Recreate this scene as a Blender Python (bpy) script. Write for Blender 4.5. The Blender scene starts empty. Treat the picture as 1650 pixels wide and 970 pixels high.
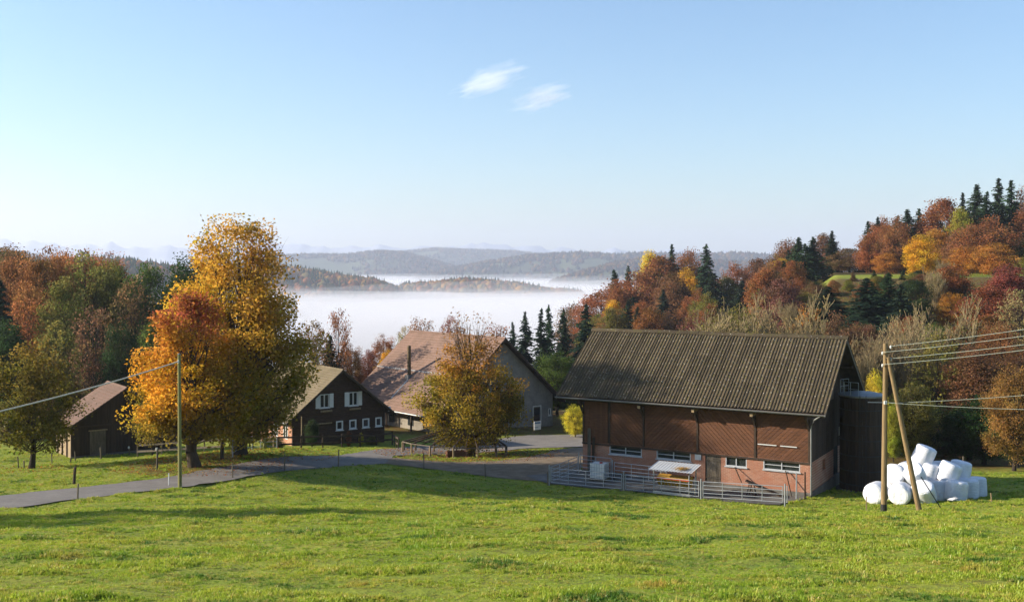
import bpy, math, random
import numpy as np
from mathutils import Vector

# ------------------------------------------------------------------ camera, sky, sun, exposure
FPX, HOR, CXP = 1700.0, 430.0, 825.0          # focal length, horizon row and centre column in photo pixels
scene = bpy.context.scene
col = scene.collection
cam_d = bpy.data.cameras.new('camera'); cam = bpy.data.objects.new('camera', cam_d); col.objects.link(cam)
cam_d.sensor_width = 36.0; cam_d.lens = 36.0 * FPX / 1650.0
cam_d.shift_y = -(485.0 - HOR) / 1650.0
cam_d.clip_start = 0.1; cam_d.clip_end = 40000.0
cam.location = (0, 0, 0); cam.rotation_euler = (math.radians(90), 0, 0)
scene.camera = cam
SUN_AZ, SUN_EL = math.radians(176.0), math.radians(21.0)   # direction towards the sun, azimuth counted from +X to +Y
SUNV = Vector((math.cos(SUN_AZ) * math.cos(SUN_EL), math.sin(SUN_AZ) * math.cos(SUN_EL), math.sin(SUN_EL)))
world = bpy.data.worlds.new('World'); scene.world = world; world.use_nodes = True
wn, wl = world.node_tree.nodes, world.node_tree.links
wn.clear()
w_out = wn.new('ShaderNodeOutputWorld'); w_bg = wn.new('ShaderNodeBackground'); w_sky = wn.new('ShaderNodeTexSky')
w_sky.sky_type = 'NISHITA'; w_sky.sun_disc = False
w_sky.sun_elevation = SUN_EL; w_sky.sun_rotation = math.radians(90) - SUN_AZ
w_sky.altitude = 700; w_sky.air_density = 1.25; w_sky.dust_density = 1.3; w_sky.ozone_density = 4.5
w_bg.inputs['Strength'].default_value = 0.096
wl.new(w_sky.outputs[0], w_bg.inputs['Color']); wl.new(w_bg.outputs[0], w_out.inputs['Surface'])
sun_d = bpy.data.lights.new('sun', 'SUN'); sun = bpy.data.objects.new('sun', sun_d); col.objects.link(sun)
sun_d.energy = 5.0; sun_d.angle = math.radians(0.6); sun_d.color = (1.0, 0.90, 0.74)
sun.rotation_euler = SUNV.to_track_quat('Z', 'Y').to_euler()
scene.view_settings.view_transform = 'Standard'; scene.view_settings.look = 'None'
scene.view_settings.exposure = 1.2; scene.view_settings.gamma = 1.0
scene.view_settings.use_curve_mapping = False
scene.render.engine = 'CYCLES'
cy = scene.cycles
cy.use_denoising = True; cy.max_bounces = 8; cy.diffuse_bounces = 3; cy.glossy_bounces = 2
cy.transmission_bounces = 3; cy.volume_bounces = 5; cy.transparent_max_bounces = 8
cy.use_adaptive_sampling = True; cy.adaptive_threshold = 0.02

# ------------------------------------------------------------------ helpers
rng = np.random.default_rng(7)
random.seed(7)
def lin(c):
    c = c / 255.0
    return c / 12.92 if c <= 0.04045 else ((c + 0.055) / 1.055) ** 2.4
def rgb(r, g, b): return (lin(r), lin(g), lin(b))
def P(px, py, Y): return Vector(((px - CXP) / FPX * Y, Y, (HOR - py) / FPX * Y))
def XY(px, Y): return ((px - CXP) / FPX * Y, Y)

def mesh_np(name, verts, faces_quads=None, tris=None, smooth=False, attr=None):
    """Mesh from numpy arrays of quads and or triangles; attr = per-face RGB."""
    me = bpy.data.meshes.new(name)
    V = np.asarray(verts, np.float32)
    loops, starts, tot = [], [], 0
    parts = []
    if faces_quads is not None and len(faces_quads): parts.append((np.asarray(faces_quads, np.int32), 4))
    if tris is not None and len(tris): parts.append((np.asarray(tris, np.int32), 3))
    for F, k in parts:
        loops.append(F.ravel()); starts.append(tot + np.arange(len(F)) * k); tot += F.size
    loops = np.concatenate(loops); starts = np.concatenate(starts).astype(np.int32)
    me.vertices.add(len(V)); me.vertices.foreach_set('co', V.ravel())
    me.loops.add(len(loops)); me.loops.foreach_set('vertex_index', loops.astype(np.int32))
    me.polygons.add(len(starts)); me.polygons.foreach_set('loop_start', starts)
    if smooth: me.polygons.foreach_set('use_smooth', np.ones(len(starts), bool))
    me.update(calc_edges=True)
    if attr is not None:
        a = me.color_attributes.new('Col', 'FLOAT_COLOR', 'CORNER')
        cnt = np.concatenate([np.full(len(F), k) for F, k in parts])
        c4 = np.ones((len(attr), 4), np.float32); c4[:, :3] = attr
        a.data.foreach_set('color', np.repeat(c4, cnt, axis=0).ravel())
    return me
def link(name, me, parent=None, mat=None):
    o = bpy.data.objects.new(name, me); col.objects.link(o)
    if parent is not None: o.parent = parent
    if mat is not None:
        if not me.materials: me.materials.append(mat)
    return o
def empty(name, loc=(0, 0, 0), rotz=0.0, label=None, cat=None, group=None):
    o = bpy.data.objects.new(name, None); col.objects.link(o)
    o.location = loc; o.rotation_euler = (0, 0, rotz); o.empty_display_size = 0.5
    tag(o, label, cat, group); return o
def tag(o, label=None, cat=None, group=None, kind=None):
    if label: o['label'] = label
    if cat: o['category'] = cat
    if group: o['group'] = group
    if kind: o['kind'] = kind
    return o
class MB:
    """Collects boxes, bars, tubes and polygons; build() links them as one mesh object."""
    def __init__(s): s.v = []; s.f = []
    def add(s, vs, fs):
        b = len(s.v); s.v += [tuple(v) for v in vs]; s.f += [tuple(i + b for i in f) for f in fs]; return s
    def box(s, x0, x1, y0, y1, z0, z1):
        return s.add([(x0,y0,z0),(x1,y0,z0),(x1,y1,z0),(x0,y1,z0),(x0,y0,z1),(x1,y0,z1),(x1,y1,z1),(x0,y1,z1)],
                     [(0,3,2,1),(4,5,6,7),(0,1,5,4),(1,2,6,5),(2,3,7,6),(3,0,4,7)])
    def beam(s, p0, p1, w, h):
        p0, p1 = Vector(p0), Vector(p1); d = (p1 - p0).normalized()
        up = Vector((0,0,1)) if abs(d.z) < 0.95 else Vector((0,1,0))
        a = d.cross(up).normalized() * w / 2; b = a.cross(d).normalized() * h / 2
        vs = [p + q for p in (p0, p1) for q in (-a-b, a-b, a+b, -a+b)]
        return s.add(vs, [(0,1,2,3),(7,6,5,4),(0,4,5,1),(1,5,6,2),(2,6,7,3),(3,7,4,0)])
    def tube(s, pts, rad, n=6, cap=True):
        pts = [Vector(p) for p in pts]
        if not hasattr(rad, '__len__'): rad = [rad] * len(pts)
        vs, fs = [], []
        for i, p in enumerate(pts):
            d = (pts[min(i+1, len(pts)-1)] - pts[max(i-1, 0)]).normalized()
            up = Vector((0,0,1)) if abs(d.z) < 0.9 else Vector((1,0,0))
            a = d.cross(up).normalized(); b = a.cross(d)
            vs += [p + (a * math.cos(2*math.pi*k/n) + b * math.sin(2*math.pi*k/n)) * rad[i] for k in range(n)]
        for i in range(len(pts)-1):
            fs += [(i*n+k, i*n+(k+1) % n, (i+1)*n+(k+1) % n, (i+1)*n+k) for k in range(n)]
        if cap: fs += [tuple(range(n))[::-1], tuple((len(pts)-1)*n + k for k in range(n))]
        return s.add(vs, fs)
    def prism(s, poly, axis, a0, a1):
        """poly: 2-D outline; axis 'y' -> (x,z) outline extruded in y; 'x' -> (y,z); 'z' -> (x,y)."""
        mk = {'y': lambda p, a: (p[0], a, p[1]), 'x': lambda p, a: (a, p[0], p[1]), 'z': lambda p, a: (p[0], p[1], a)}[axis]
        n = len(poly)
        vs = [mk(p, a0) for p in poly] + [mk(p, a1) for p in poly]
        return s.add(vs, [tuple(range(n)), tuple(range(2*n-1, n-1, -1))] + [((k+1) % n, k, n+k, n+(k+1) % n) for k in range(n)])
    def mesh(s, name, smooth=False):
        me = bpy.data.meshes.new(name); me.from_pydata(s.v, [], s.f); me.update()
        import bmesh
        bm = bmesh.new(); bm.from_mesh(me); bmesh.ops.recalc_face_normals(bm, faces=bm.faces); bm.to_mesh(me); bm.free()
        if smooth: me.polygons.foreach_set('use_smooth', np.ones(len(me.polygons), bool))
        return me
    def build(s, name, mat, parent=None, smooth=False):
        return link(name, s.mesh(name, smooth), parent, mat)

def new_mat(name):
    m = bpy.data.materials.new(name); m.use_nodes = True
    nt = m.node_tree; b = nt.nodes['Principled BSDF']
    return m, nt, b
def N(nt, t, **kw):
    n = nt.nodes.new(t)
    for k, v in kw.items(): setattr(n, k, v)
    return n
def mix_col(nt, fac, a, b, blend='MIX'):
    n = nt.nodes.new('ShaderNodeMix'); n.data_type = 'RGBA'; n.blend_type = blend
    for sock, v in ((n.inputs[0], fac), (n.inputs[6], a), (n.inputs[7], b)):
        if hasattr(v, 'is_output'): nt.links.new(v, sock)
        else: sock.default_value = v if not hasattr(v, '__len__') else (*v[:3], 1)
    return n.outputs[2]
def noise(nt, scale, detail=4, rough=0.55, vec=None, stretch=None, coord='Object'):
    tc = nt.nodes.new('ShaderNodeTexCoord'); src = tc.outputs[coord]
    if vec is not None: src = vec
    if stretch is not None:
        mp = nt.nodes.new('ShaderNodeMapping'); mp.inputs['Scale'].default_value = stretch
        nt.links.new(src, mp.inputs['Vector']); src = mp.outputs[0]
    n = nt.nodes.new('ShaderNodeTexNoise'); n.inputs['Scale'].default_value = scale
    n.inputs['Detail'].default_value = detail; n.inputs['Roughness'].default_value = rough
    nt.links.new(src, n.inputs['Vector']); return n.outputs['Fac']
def ramp(nt, fac, a, b):
    m = nt.nodes.new('ShaderNodeMapRange'); m.inputs['From Min'].default_value = a; m.inputs['From Max'].default_value = b
    nt.links.new(fac, m.inputs['Value']); return m.outputs[0]
def simple(name, c, rough=0.7, var=0.35, scale=3.0, stretch=None, bump=0.0, metal=0.0, c2=None, spec=0.3, objrand=0.0):
    """Base colour broken up by two scales of noise towards a second colour, optional bump and per-piece variation."""
    m, nt, b = new_mat(name)
    c2 = c2 or tuple(x * (1 - var) for x in c)
    f = ramp(nt, noise(nt, scale, 5, 0.6, stretch=stretch), 0.32, 0.68)
    out = mix_col(nt, f, c, c2)
    f2 = ramp(nt, noise(nt, scale * 7, 3, 0.6, stretch=stretch), 0.3, 0.7)
    out = mix_col(nt, f2, out, mix_col(nt, 0.22, out, (0.02, 0.018, 0.015)))
    if objrand:
        oi = nt.nodes.new('ShaderNodeObjectInfo'); hsv = nt.nodes.new('ShaderNodeHueSaturation')
        mr = nt.nodes.new('ShaderNodeMapRange'); mr.inputs['To Min'].default_value = 1 - objrand; mr.inputs['To Max'].default_value = 1 + objrand
        nt.links.new(oi.outputs['Random'], mr.inputs['Value']); nt.links.new(mr.outputs[0], hsv.inputs['Value'])
        nt.links.new(out, hsv.inputs['Color']); out = hsv.outputs[0]
    nt.links.new(out, b.inputs['Base Color'])
    b.inputs['Roughness'].default_value = rough; b.inputs['Metallic'].default_value = metal
    b.inputs['Specular IOR Level'].default_value = spec
    if bump:
        bp = nt.nodes.new('ShaderNodeBump'); bp.inputs['Strength'].default_value = bump; bp.inputs['Distance'].default_value = 0.03
        nt.links.new(noise(nt, scale * 5, 4, 0.6, stretch=stretch), bp.inputs['Height']); nt.links.new(bp.outputs[0], b.inputs['Normal'])
    return m

# smooth value noise for geometry
def vnoise(x, y, seed=0):
    xi, yi = np.floor(x).astype(int), np.floor(y).astype(int); xf, yf = x - xi, y - yi
    u, v = xf*xf*(3-2*xf), yf*yf*(3-2*yf)
    def h(a, b):
        n = (a * 374761393 + b * 668265263 + seed * 974711) & 0x7fffffff
        n = ((n ^ (n >> 13)) * 1274126177) & 0x7fffffff
        return ((n ^ (n >> 16)) & 0xffff) / 65535.0
    return (h(xi,yi)*(1-u)+h(xi+1,yi)*u)*(1-v) + (h(xi,yi+1)*(1-u)+h(xi+1,yi+1)*u)*v
def fbm(x, y, seed=0, oct=4):
    s, a, t = 0, 1.0, 0
    for k in range(oct):
        s = s + a * vnoise(x * 2**k, y * 2**k, seed + k); t += a; a *= 0.5
    return s / t
def in_poly(x, y, poly):
    x, y = np.asarray(x, float), np.asarray(y, float); r = np.zeros(x.shape, bool); n = len(poly)
    for i in range(n):
        x0, y0 = poly[i]; x1, y1 = poly[(i+1) % n]
        c = (y0 > y) != (y1 > y)
        r ^= c & (x < (x1 - x0) * (y - y0) / ((y1 - y0) if y1 != y0 else 1e-9) + x0)
    return r

# ------------------------------------------------------------------ terrain
def px3(px, py, Y): v = P(px, py, Y); return (v.x, v.y, v.z)
CTRL = [(0,0,-1.6),(-25,0,-1.8),(25,0,-1.4),(0,-30,4.0),(-60,0,-3),(60,0,-2),
    px3(0,822,50), px3(125,805,54), px3(290,786,60), px3(430,763,67), px3(545,751,73), px3(620,752,74), px3(680,757,74),
    px3(780,770,72), px3(885,783,70.4), px3(1005,793,67.7), px3(1130,806,65.1), px3(1265,815,62.5), px3(1424,823,57), px3(1650,803,62),
    (-12,25,-6.3),(0,25,-6.3),(12,25,-6.4),(-20,38,-9.1),(0,40,-9.0),(16,40,-9.4),
    # barn yard, bales, silo, lane behind
    (18.6,66,-14.42),(5,73.9,-14.2),(12,70,-14.35),(10,79,-14.6),(24,76,-14.9), px3(1450,806,64), px3(1390,789,70.5), px3(1560,800,66), px3(1650,790,68), (45,60,-13.2),
    px3(1640,757,85), px3(1500,745,95), px3(1350,730,100),
    # lawn and road on the left
    px3(0,799,54.5), px3(290,765,65.5), px3(0,765,70), px3(60,737,85), px3(106,741,85), px3(222,724,91.5), px3(0,700,110), px3(312,752,68.5), px3(440,728,76),
    px3(545,733,80), px3(640,725,87), px3(473,722,93), px3(621,712,100.8), px3(757,736,88), px3(850,690,112), px3(675,709,103), px3(880,715,98), px3(930,722,89), px3(930,700,105),
    (-70,60,-12.2),(-70,90,-16),
    # woods and slopes beyond
    px3(100,620,140), px3(250,625,140), px3(0,600,150), px3(450,650,130), px3(560,640,150), px3(700,640,150), px3(700,620,200), px3(600,650,250), px3(700,700,330),
    px3(300,560,250), px3(0,540,250), px3(300,640,350), px3(0,600,350), (-160,160,-12), (-200,250,-14),
    px3(1650,640,140), px3(1400,620,150), px3(1200,610,150), px3(1000,640,140), px3(850,650,150), px3(850,650,220),
    (58,197,-1.4),(80,197,-1.3),(97,197,-1.0),(58,183,-6.5),(78,182,-6.5),(97,182,-5.5),(60,230,-1.7),(85,232,-1.4),(112,232,-.8), px3(1650,427,262), px3(1450,441,262), px3(1300,472,250), px3(1200,515,300), px3(1100,525,300), px3(1000,535,310), px3(900,600,330), px3(800,660,340),
    px3(1650,440,400), px3(1200,520,420), px3(1000,600,450), (160,120,-10), (200,250,4), (90,90,-15)]
CTRL = np.array(CTRL)
def _U(r2): return np.where(r2 > 1e-9, 0.5 * r2 * np.log(np.maximum(r2, 1e-9)), 0)
_n = len(CTRL); _c = CTRL[:, :2] / 50.0
_K = _U(((_c[:, None] - _c[None]) ** 2).sum(-1)) + np.eye(_n) * 0.002
_Pm = np.hstack([np.ones((_n, 1)), _c]); _A = np.block([[_K, _Pm], [_Pm.T, np.zeros((3, 3))]])
_w = np.linalg.solve(_A, np.concatenate([CTRL[:, 2], np.zeros(3)]))
def smooth(a, b, x): t = np.clip((x - a) / (b - a), 0, 1); return t * t * (3 - 2 * t)
def H(x, y):
    """Height of the ground."""
    x, y = np.atleast_1d(np.asarray(x, float)), np.atleast_1d(np.asarray(y, float)); shp = x.shape
    x, y = x.ravel(), y.ravel(); out = np.zeros(len(x))
    for i in range(0, len(x), 20000):
        q = np.stack([x[i:i+20000], y[i:i+20000]], 1) / 50.0
        out[i:i+20000] = _U(((q[:, None] - _c[None]) ** 2).sum(-1)) @ _w[:_n] + _w[_n] + q @ _w[_n+1:]
    u = x / np.maximum(y, 1.0) * FPX + CXP                        # the spur on the right: a bank rising to a level meadow, falling away towards the valley
    plat = np.interp(u, [780, 900, 1000, 1200, 1280, 1345, 1500, 1700, 2200], [-48, -33, -18, -15.5, -8, -2.3, -2.1, -1.6, 2])
    toe = np.interp(u, [780, 900, 1000, 2200], [-19, -18, -17, -16.5])
    spur = toe + (plat - toe) * smooth(128, 196, y) + np.clip(y - 197, 0, 66) * 0.011 * smooth(1280, 1345, u)
    ws = smooth(100, 128, y) * smooth(800, 930, u)
    out = out * (1 - ws) + spur * ws
    far = smooth(330, 520, y) ; side = smooth(230, 420, np.abs(x) - np.maximum(y - 250, 0) * 0.2)
    b = np.maximum(far, side * smooth(60, 200, y) * 0.0 + side * smooth(-60, 0, -np.abs(y)) * 0.0)
    valley = -118 + 16 * fbm(x / 160, y / 160, 5, 3)
    out = np.clip(out, -130, 45)
    wide = smooth(260, 420, np.abs(x))
    out = out * (1 - wide) + (-20.0) * wide
    out = out * (1 - b) + valley * b
    return out.reshape(shp)
def h1(x, y): return float(H([x], [y])[0])

ROAD_NEAR = [(-400,836,41), (-200,832,44.5), (0,822,50), (125,806,54), (290,787,60), (430,763.5,67), (545,751,72.5), (620,750,75.5)]
ROAD_FAR  = [(-400,805,45.5), (-200,803,49), (0,799,54.5), (125,786,58.7), (290,765,65.2), (430,743,72.6), (545,733,78.5), (640,724,84)]
road_near = [XY(a, c) for a, b, c in ROAD_NEAR]; road_far = [XY(a, c) for a, b, c in ROAD_FAR]
TRACK = [XY(560,75.0), XY(620,75.6), XY(683,74.6), XY(783,72.6), XY(885,71.0), XY(892,71.6), XY(925,72.6), (4.8,74.4), (6.4,79), (6.2,89.5),
         XY(900,89), XY(860,84), XY(800,80), XY(720,79), XY(640,80), XY(590,79.5)]
APRON = [XY(590,79.4), XY(640,82), XY(700,86), XY(760,91), XY(850,93.5), (6.2,90.5), (9.5,92), (10,105.5), XY(850,106), XY(760,101), XY(700,98), XY(650,95), XY(612,88), XY(545,78.6)]
PEN = [(0.9,73.0), (2.5,70.7), (15.9,62.8), (18.2,65.3), (18.3,66.1), (4.96,73.9)]

# ------------------------------------------------------------------ ground materials
def grass_ground_mat():
    m, nt, b = new_mat('meadow_ground')
    a = mix_col(nt, ramp(nt, noise(nt, 0.35, 5, 0.6), 0.35, 0.65), rgb(108,126,40), rgb(140,142,54))
    a = mix_col(nt, ramp(nt, noise(nt, 3.0, 5, 0.65), 0.45, 0.75), a, rgb(92,84,40))
    att = nt.nodes.new('ShaderNodeAttribute'); att.attribute_name = 'Col'
    sep = nt.nodes.new('ShaderNodeSeparateColor'); nt.links.new(att.outputs['Color'], sep.inputs[0])
    lit = mix_col(nt, ramp(nt, noise(nt, 1.3, 5, 0.7), 0.35, 0.65), rgb(104,70,42), rgb(70,68,38))
    f = nt.nodes.new('ShaderNodeMath'); f.operation = 'MULTIPLY'
    nt.links.new(sep.outputs[0], f.inputs[0]); nt.links.new(ramp(nt, noise(nt, 2.2, 4, 0.7), 0.25, 0.5), f.inputs[1])
    a = mix_col(nt, f.outputs[0], a, lit)
    nt.links.new(a, b.inputs['Base Color']); b.inputs['Roughness'].default_value = 0.95; b.inputs['Specular IOR Level'].default_value = 0.1
    bp = nt.nodes.new('ShaderNodeBump'); bp.inputs['Strength'].default_value = 0.7; bp.inputs['Distance'].default_value = 0.12
    nt.links.new(noise(nt, 2.6, 6, 0.7), bp.inputs['Height']); nt.links.new(bp.outputs[0], b.inputs['Normal'])
    return m
M = {}
M['meadow'] = grass_ground_mat()
M['asphalt'] = simple('asphalt', rgb(124,117,110), 0.9, 0.25, 0.8, bump=0.25, c2=rgb(104,98,92))
M['gravel'] = simple('gravel', rgb(128,112,92), 0.95, 0.3, 1.2, bump=0.5, c2=rgb(98,84,64))
M['concrete'] = simple('concrete', rgb(112,108,102), 0.9, 0.3, 1.0, bump=0.2, c2=rgb(84,79,72))

# ------------------------------------------------------------------ ground sheet (fan of cells, fine near the farm, reaching the far valley)
ys = np.concatenate([np.arange(-24, 8, 2.0), np.arange(8, 108, 0.7), np.arange(108, 460, 4.0), np.geomspace(460, 13400, 46)])
us = np.concatenate([np.linspace(-1.0, -0.56, 26)[:-1], np.linspace(-0.56, 0.56, 250), np.linspace(0.56, 1.0, 26)[1:]])
gy, gu = np.meshgrid(ys, us, indexing='ij')
spread = np.where(gy < 600, gy + 34, 634 + (gy - 600) * 0.62)
gx = gu * spread
BUMP_Y = lambda y: smooth(4, 12, y) * (1 - smooth(90, 130, y))
def lumps(x, y): return (fbm(x / 1.7, y / 1.7, 11, 3) - 0.5) * 0.24 + (fbm(x / 9, y / 9, 17, 2) - 0.5) * 0.22
BARN_RECT = [(4.4,74.6), (18.3,65.4), (24.5,75.5), (10.5,84)]
def flat_zone(x, y):
    z = np.zeros(np.shape(x), bool)
    for pl in (road_near + road_far[::-1], TRACK, APRON, PEN, BARN_RECT): z |= in_poly(x, y, pl)
    return z
gz = H(gx, gy)
gz = gz + np.where(flat_zone(gx, gy), 0, lumps(gx, gy)) * BUMP_Y(gy)
nr, nc = gy.shape
idx = np.arange(nr * nc).reshape(nr, nc)
quads = np.stack([idx[:-1, :-1], idx[:-1, 1:], idx[1:, 1:], idx[1:, :-1]], -1).reshape(-1, 4)
V = np.stack([gx, gy, gz], -1).reshape(-1, 3)
fc = V[quads].mean(1)
leafy = smooth(100, 112, fc[:, 1])
def blob(x, y, cx, cy, r): return 1 - smooth(r * 0.5, r, np.hypot(x - cx, y - cy))
bx_, by_ = XY(757, 87)
leafy = np.maximum(leafy, 0.9 * blob(fc[:, 0], fc[:, 1], bx_, by_, 9))
tx_, ty_ = XY(330, 70); leafy = np.maximum(leafy, 0.8 * blob(fc[:, 0], fc[:, 1], tx_, ty_, 6.5))
leafy = np.maximum(leafy, smooth(80, 90, fc[:, 1]) * smooth(22, 27, fc[:, 0]))
mead = smooth(195.5, 197.5, fc[:, 1]) * (1 - smooth(232, 245, fc[:, 1])) * smooth(55, 68, fc[:, 0])
leafy = leafy * (1 - mead)
ground = link('ground', mesh_np('ground', V, quads, smooth=True, attr=np.stack([leafy] * 3, 1)), None, M['meadow'])
tag(ground, kind='structure')

def drape(name, poly, mat, dz, step=0.8):
    """A sheet following the ground inside a polygon: grid cells kept where they lie inside, edge vertices snapped to the outline."""
    import bmesh
    from mathutils.geometry import delaunay_2d_cdt
    pts = []
    n = len(poly)
    for i in range(n):
        a, b = Vector(poly[i]), Vector(poly[(i+1) % n]); k = max(1, int((b - a).length / step))
        for j in range(k):
            p = a.lerp(b, j / k)
            nrm = Vector((-(b - a).y, (b - a).x)).normalized() * (random.uniform(-0.20, 0.20) if j else 0)
            pts.append(p + nrm)
    ne = len(pts); edges = [(i, (i+1) % ne) for i in range(ne)]
    xs = [p.x for p in pts]; yy = [p.y for p in pts]
    g = np.mgrid[min(xs):max(xs):step, min(yy):max(yy):step].reshape(2, -1)
    ins = in_poly(g[0], g[1], [tuple(p) for p in pts])
    d = np.full(g.shape[1], 9.0)
    arr = np.array([tuple(p) for p in pts])
    for i in range(g.shape[1]):
        if ins[i]: d[i] = np.hypot(arr[:, 0] - g[0, i], arr[:, 1] - g[1, i]).min()
    keep = ins & (d > step * 0.45)
    pts += [Vector((a, b)) for a, b in g[:, keep].T]
    vo, _, fo, *_r = delaunay_2d_cdt(pts, edges, [], 1, 1e-4)
    vo = np.array([tuple(v) for v in vo])
    z = H(vo[:, 0], vo[:, 1]) + dz
    me = mesh_np(name, np.c_[vo, z], None, np.array([f for f in fo if len(f) == 3]), smooth=True)
    o = link(name, me, None, mat); tag(o, kind='structure'); return o
drape('road', road_near + road_far[::-1], M['asphalt'], 0.050)
drape('farmyard', APRON, M['asphalt'], 0.042)
drape('gravel_track', TRACK, M['gravel'], 0.046)
drape('pen_floor', PEN, M['concrete'], 0.054)

# ------------------------------------------------------------------ grass tufts: points on the ground, a tuft mesh instanced on each
def tuft_mesh(name, n, h, spread_, seed):
    r = np.random.default_rng(seed); v, t = [], []
    for i in range(n):
        a = r.uniform(0, 6.28); d = r.uniform(0, spread_); x, y = d * math.cos(a), d * math.sin(a)
        b = r.uniform(0, 6.28); w = r.uniform(0.005, 0.009); L = h * r.uniform(0.5, 1.15); lean = r.uniform(0.15, 0.8) * L
        dx, dy = math.cos(b), math.sin(b); k = len(v)
        v += [(x - dy*w, y + dx*w, -0.02), (x + dy*w, y - dx*w, -0.02),
              (x + dx*lean*.35 + dy*w*.8, y + dy*lean*.35 - dx*w*.8, L*.6), (x + dx*lean*.35 - dy*w*.8, y + dy*lean*.35 + dx*w*.8, L*.6),
              (x + dx*lean, y + dy*lean, L*.92)]
        t += [(k, k+1, k+2), (k, k+2, k+3), (k+3, k+2, k+4)]
    return mesh_np(name, v, None, t)
def blade_mat():
    m, nt, b = new_mat('grass_blades'); nt.nodes.remove(b)
    tcg = nt.nodes.new('ShaderNodeNewGeometry')
    big = ramp(nt, noise(nt, 0.22, 4, 0.6, vec=tcg.outputs['Position']), 0.36, 0.64)
    small = ramp(nt, noise(nt, 1.6, 4, 0.65, vec=tcg.outputs['Position']), 0.35, 0.65)
    a = mix_col(nt, big, rgb(120,152,42), rgb(170,176,60))
    a = mix_col(nt, small, a, rgb(146,164,50))
    dry = ramp(nt, noise(nt, 0.75, 5, 0.7, vec=tcg.outputs['Position']), 0.54, 0.72)
    a = mix_col(nt, dry, a, rgb(176,150,70))
    lush = ramp(nt, noise(nt, 0.5, 3, 0.6, vec=tcg.outputs['Position']), 0.54, 0.64)
    a = mix_col(nt, lush, a, rgb(84,118,42))
    oi = nt.nodes.new('ShaderNodeObjectInfo')
    a = mix_col(nt, ramp(nt, oi.outputs['Random'], 0.66, 1.15), a, rgb(198,172,96))
    d = nt.nodes.new('ShaderNodeBsdfDiffuse'); t = nt.nodes.new('ShaderNodeBsdfTranslucent'); mx = nt.nodes.new('ShaderNodeMixShader')
    gl = nt.nodes.new('ShaderNodeBsdfGlossy'); gl.inputs['Roughness'].default_value = 0.4; mx2 = nt.nodes.new('ShaderNodeMixShader')
    mx.inputs[0].default_value = 0.42; mx2.inputs[0].default_value = 0.015
    nt.links.new(a, d.inputs[0]); nt.links.new(a, t.inputs[0]); nt.links.new(d.outputs[0], mx.inputs[1]); nt.links.new(t.outputs[0], mx.inputs[2])
    nt.links.new(mx.outputs[0], mx2.inputs[1]); nt.links.new(gl.outputs[0], mx2.inputs[2])
    nt.links.new(mx2.outputs[0], nt.nodes['Material Output'].inputs['Surface'])
    return m
M['blades'] = blade_mat()
def scatter(name, label, pts, nrm_scale, sources, mat, rz):
    """Point mesh with a geometry-nodes modifier that instances one of the source meshes on every point."""
    me = bpy.data.meshes.new(name); me.vertices.add(len(pts)); me.vertices.foreach_set('co', np.asarray(pts, np.float32).ravel())
    a = me.attributes.new('scl', 'FLOAT', 'POINT'); a.data.foreach_set('value', np.asarray(nrm_scale, np.float32))
    a = me.attributes.new('rot', 'FLOAT_VECTOR', 'POINT'); a.data.foreach_set('vector', np.asarray(rz, np.float32).ravel())
    o = link(name, me); tag(o, label, None, None, 'stuff')
    ng = bpy.data.node_groups.new(name, 'GeometryNodeTree')
    ng.interface.new_socket('Geometry', in_out='INPUT', socket_type='NodeSocketGeometry')
    ng.interface.new_socket('Geometry', in_out='OUTPUT', socket_type='NodeSocketGeometry')
    gi, go = ng.nodes.new('NodeGroupInput'), ng.nodes.new('NodeGroupOutput')
    iop = ng.nodes.new('GeometryNodeInstanceOnPoints'); jn = ng.nodes.new('GeometryNodeGeometryToInstance')
    for smsh in sources:
        ob = bpy.data.objects.new(smsh.name, smsh); smsh.materials.append(mat)
        oi = ng.nodes.new('GeometryNodeObjectInfo'); oi.inputs['Object'].default_value = ob; oi.inputs['As Instance'].default_value = True
        ng.links.new(oi.outputs['Geometry'], jn.inputs[0])
    n1 = ng.nodes.new('GeometryNodeInputNamedAttribute'); n1.data_type = 'FLOAT'; n1.inputs['Name'].default_value = 'scl'
    n2 = ng.nodes.new('GeometryNodeInputNamedAttribute'); n2.data_type = 'FLOAT_VECTOR'; n2.inputs['Name'].default_value = 'rot'
    ng.links.new(gi.outputs[0], iop.inputs['Points']); ng.links.new(jn.outputs[0], iop.inputs['Instance'])
    iop.inputs['Pick Instance'].default_value = True
    ng.links.new(n1.outputs['Attribute'], iop.inputs['Scale']); ng.links.new(n2.outputs['Attribute'], iop.inputs['Rotation'])
    ng.links.new(iop.outputs[0], go.inputs[0])
    md = o.modifiers.new('scatter', 'NODES'); md.node_group = ng
    return o
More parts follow.
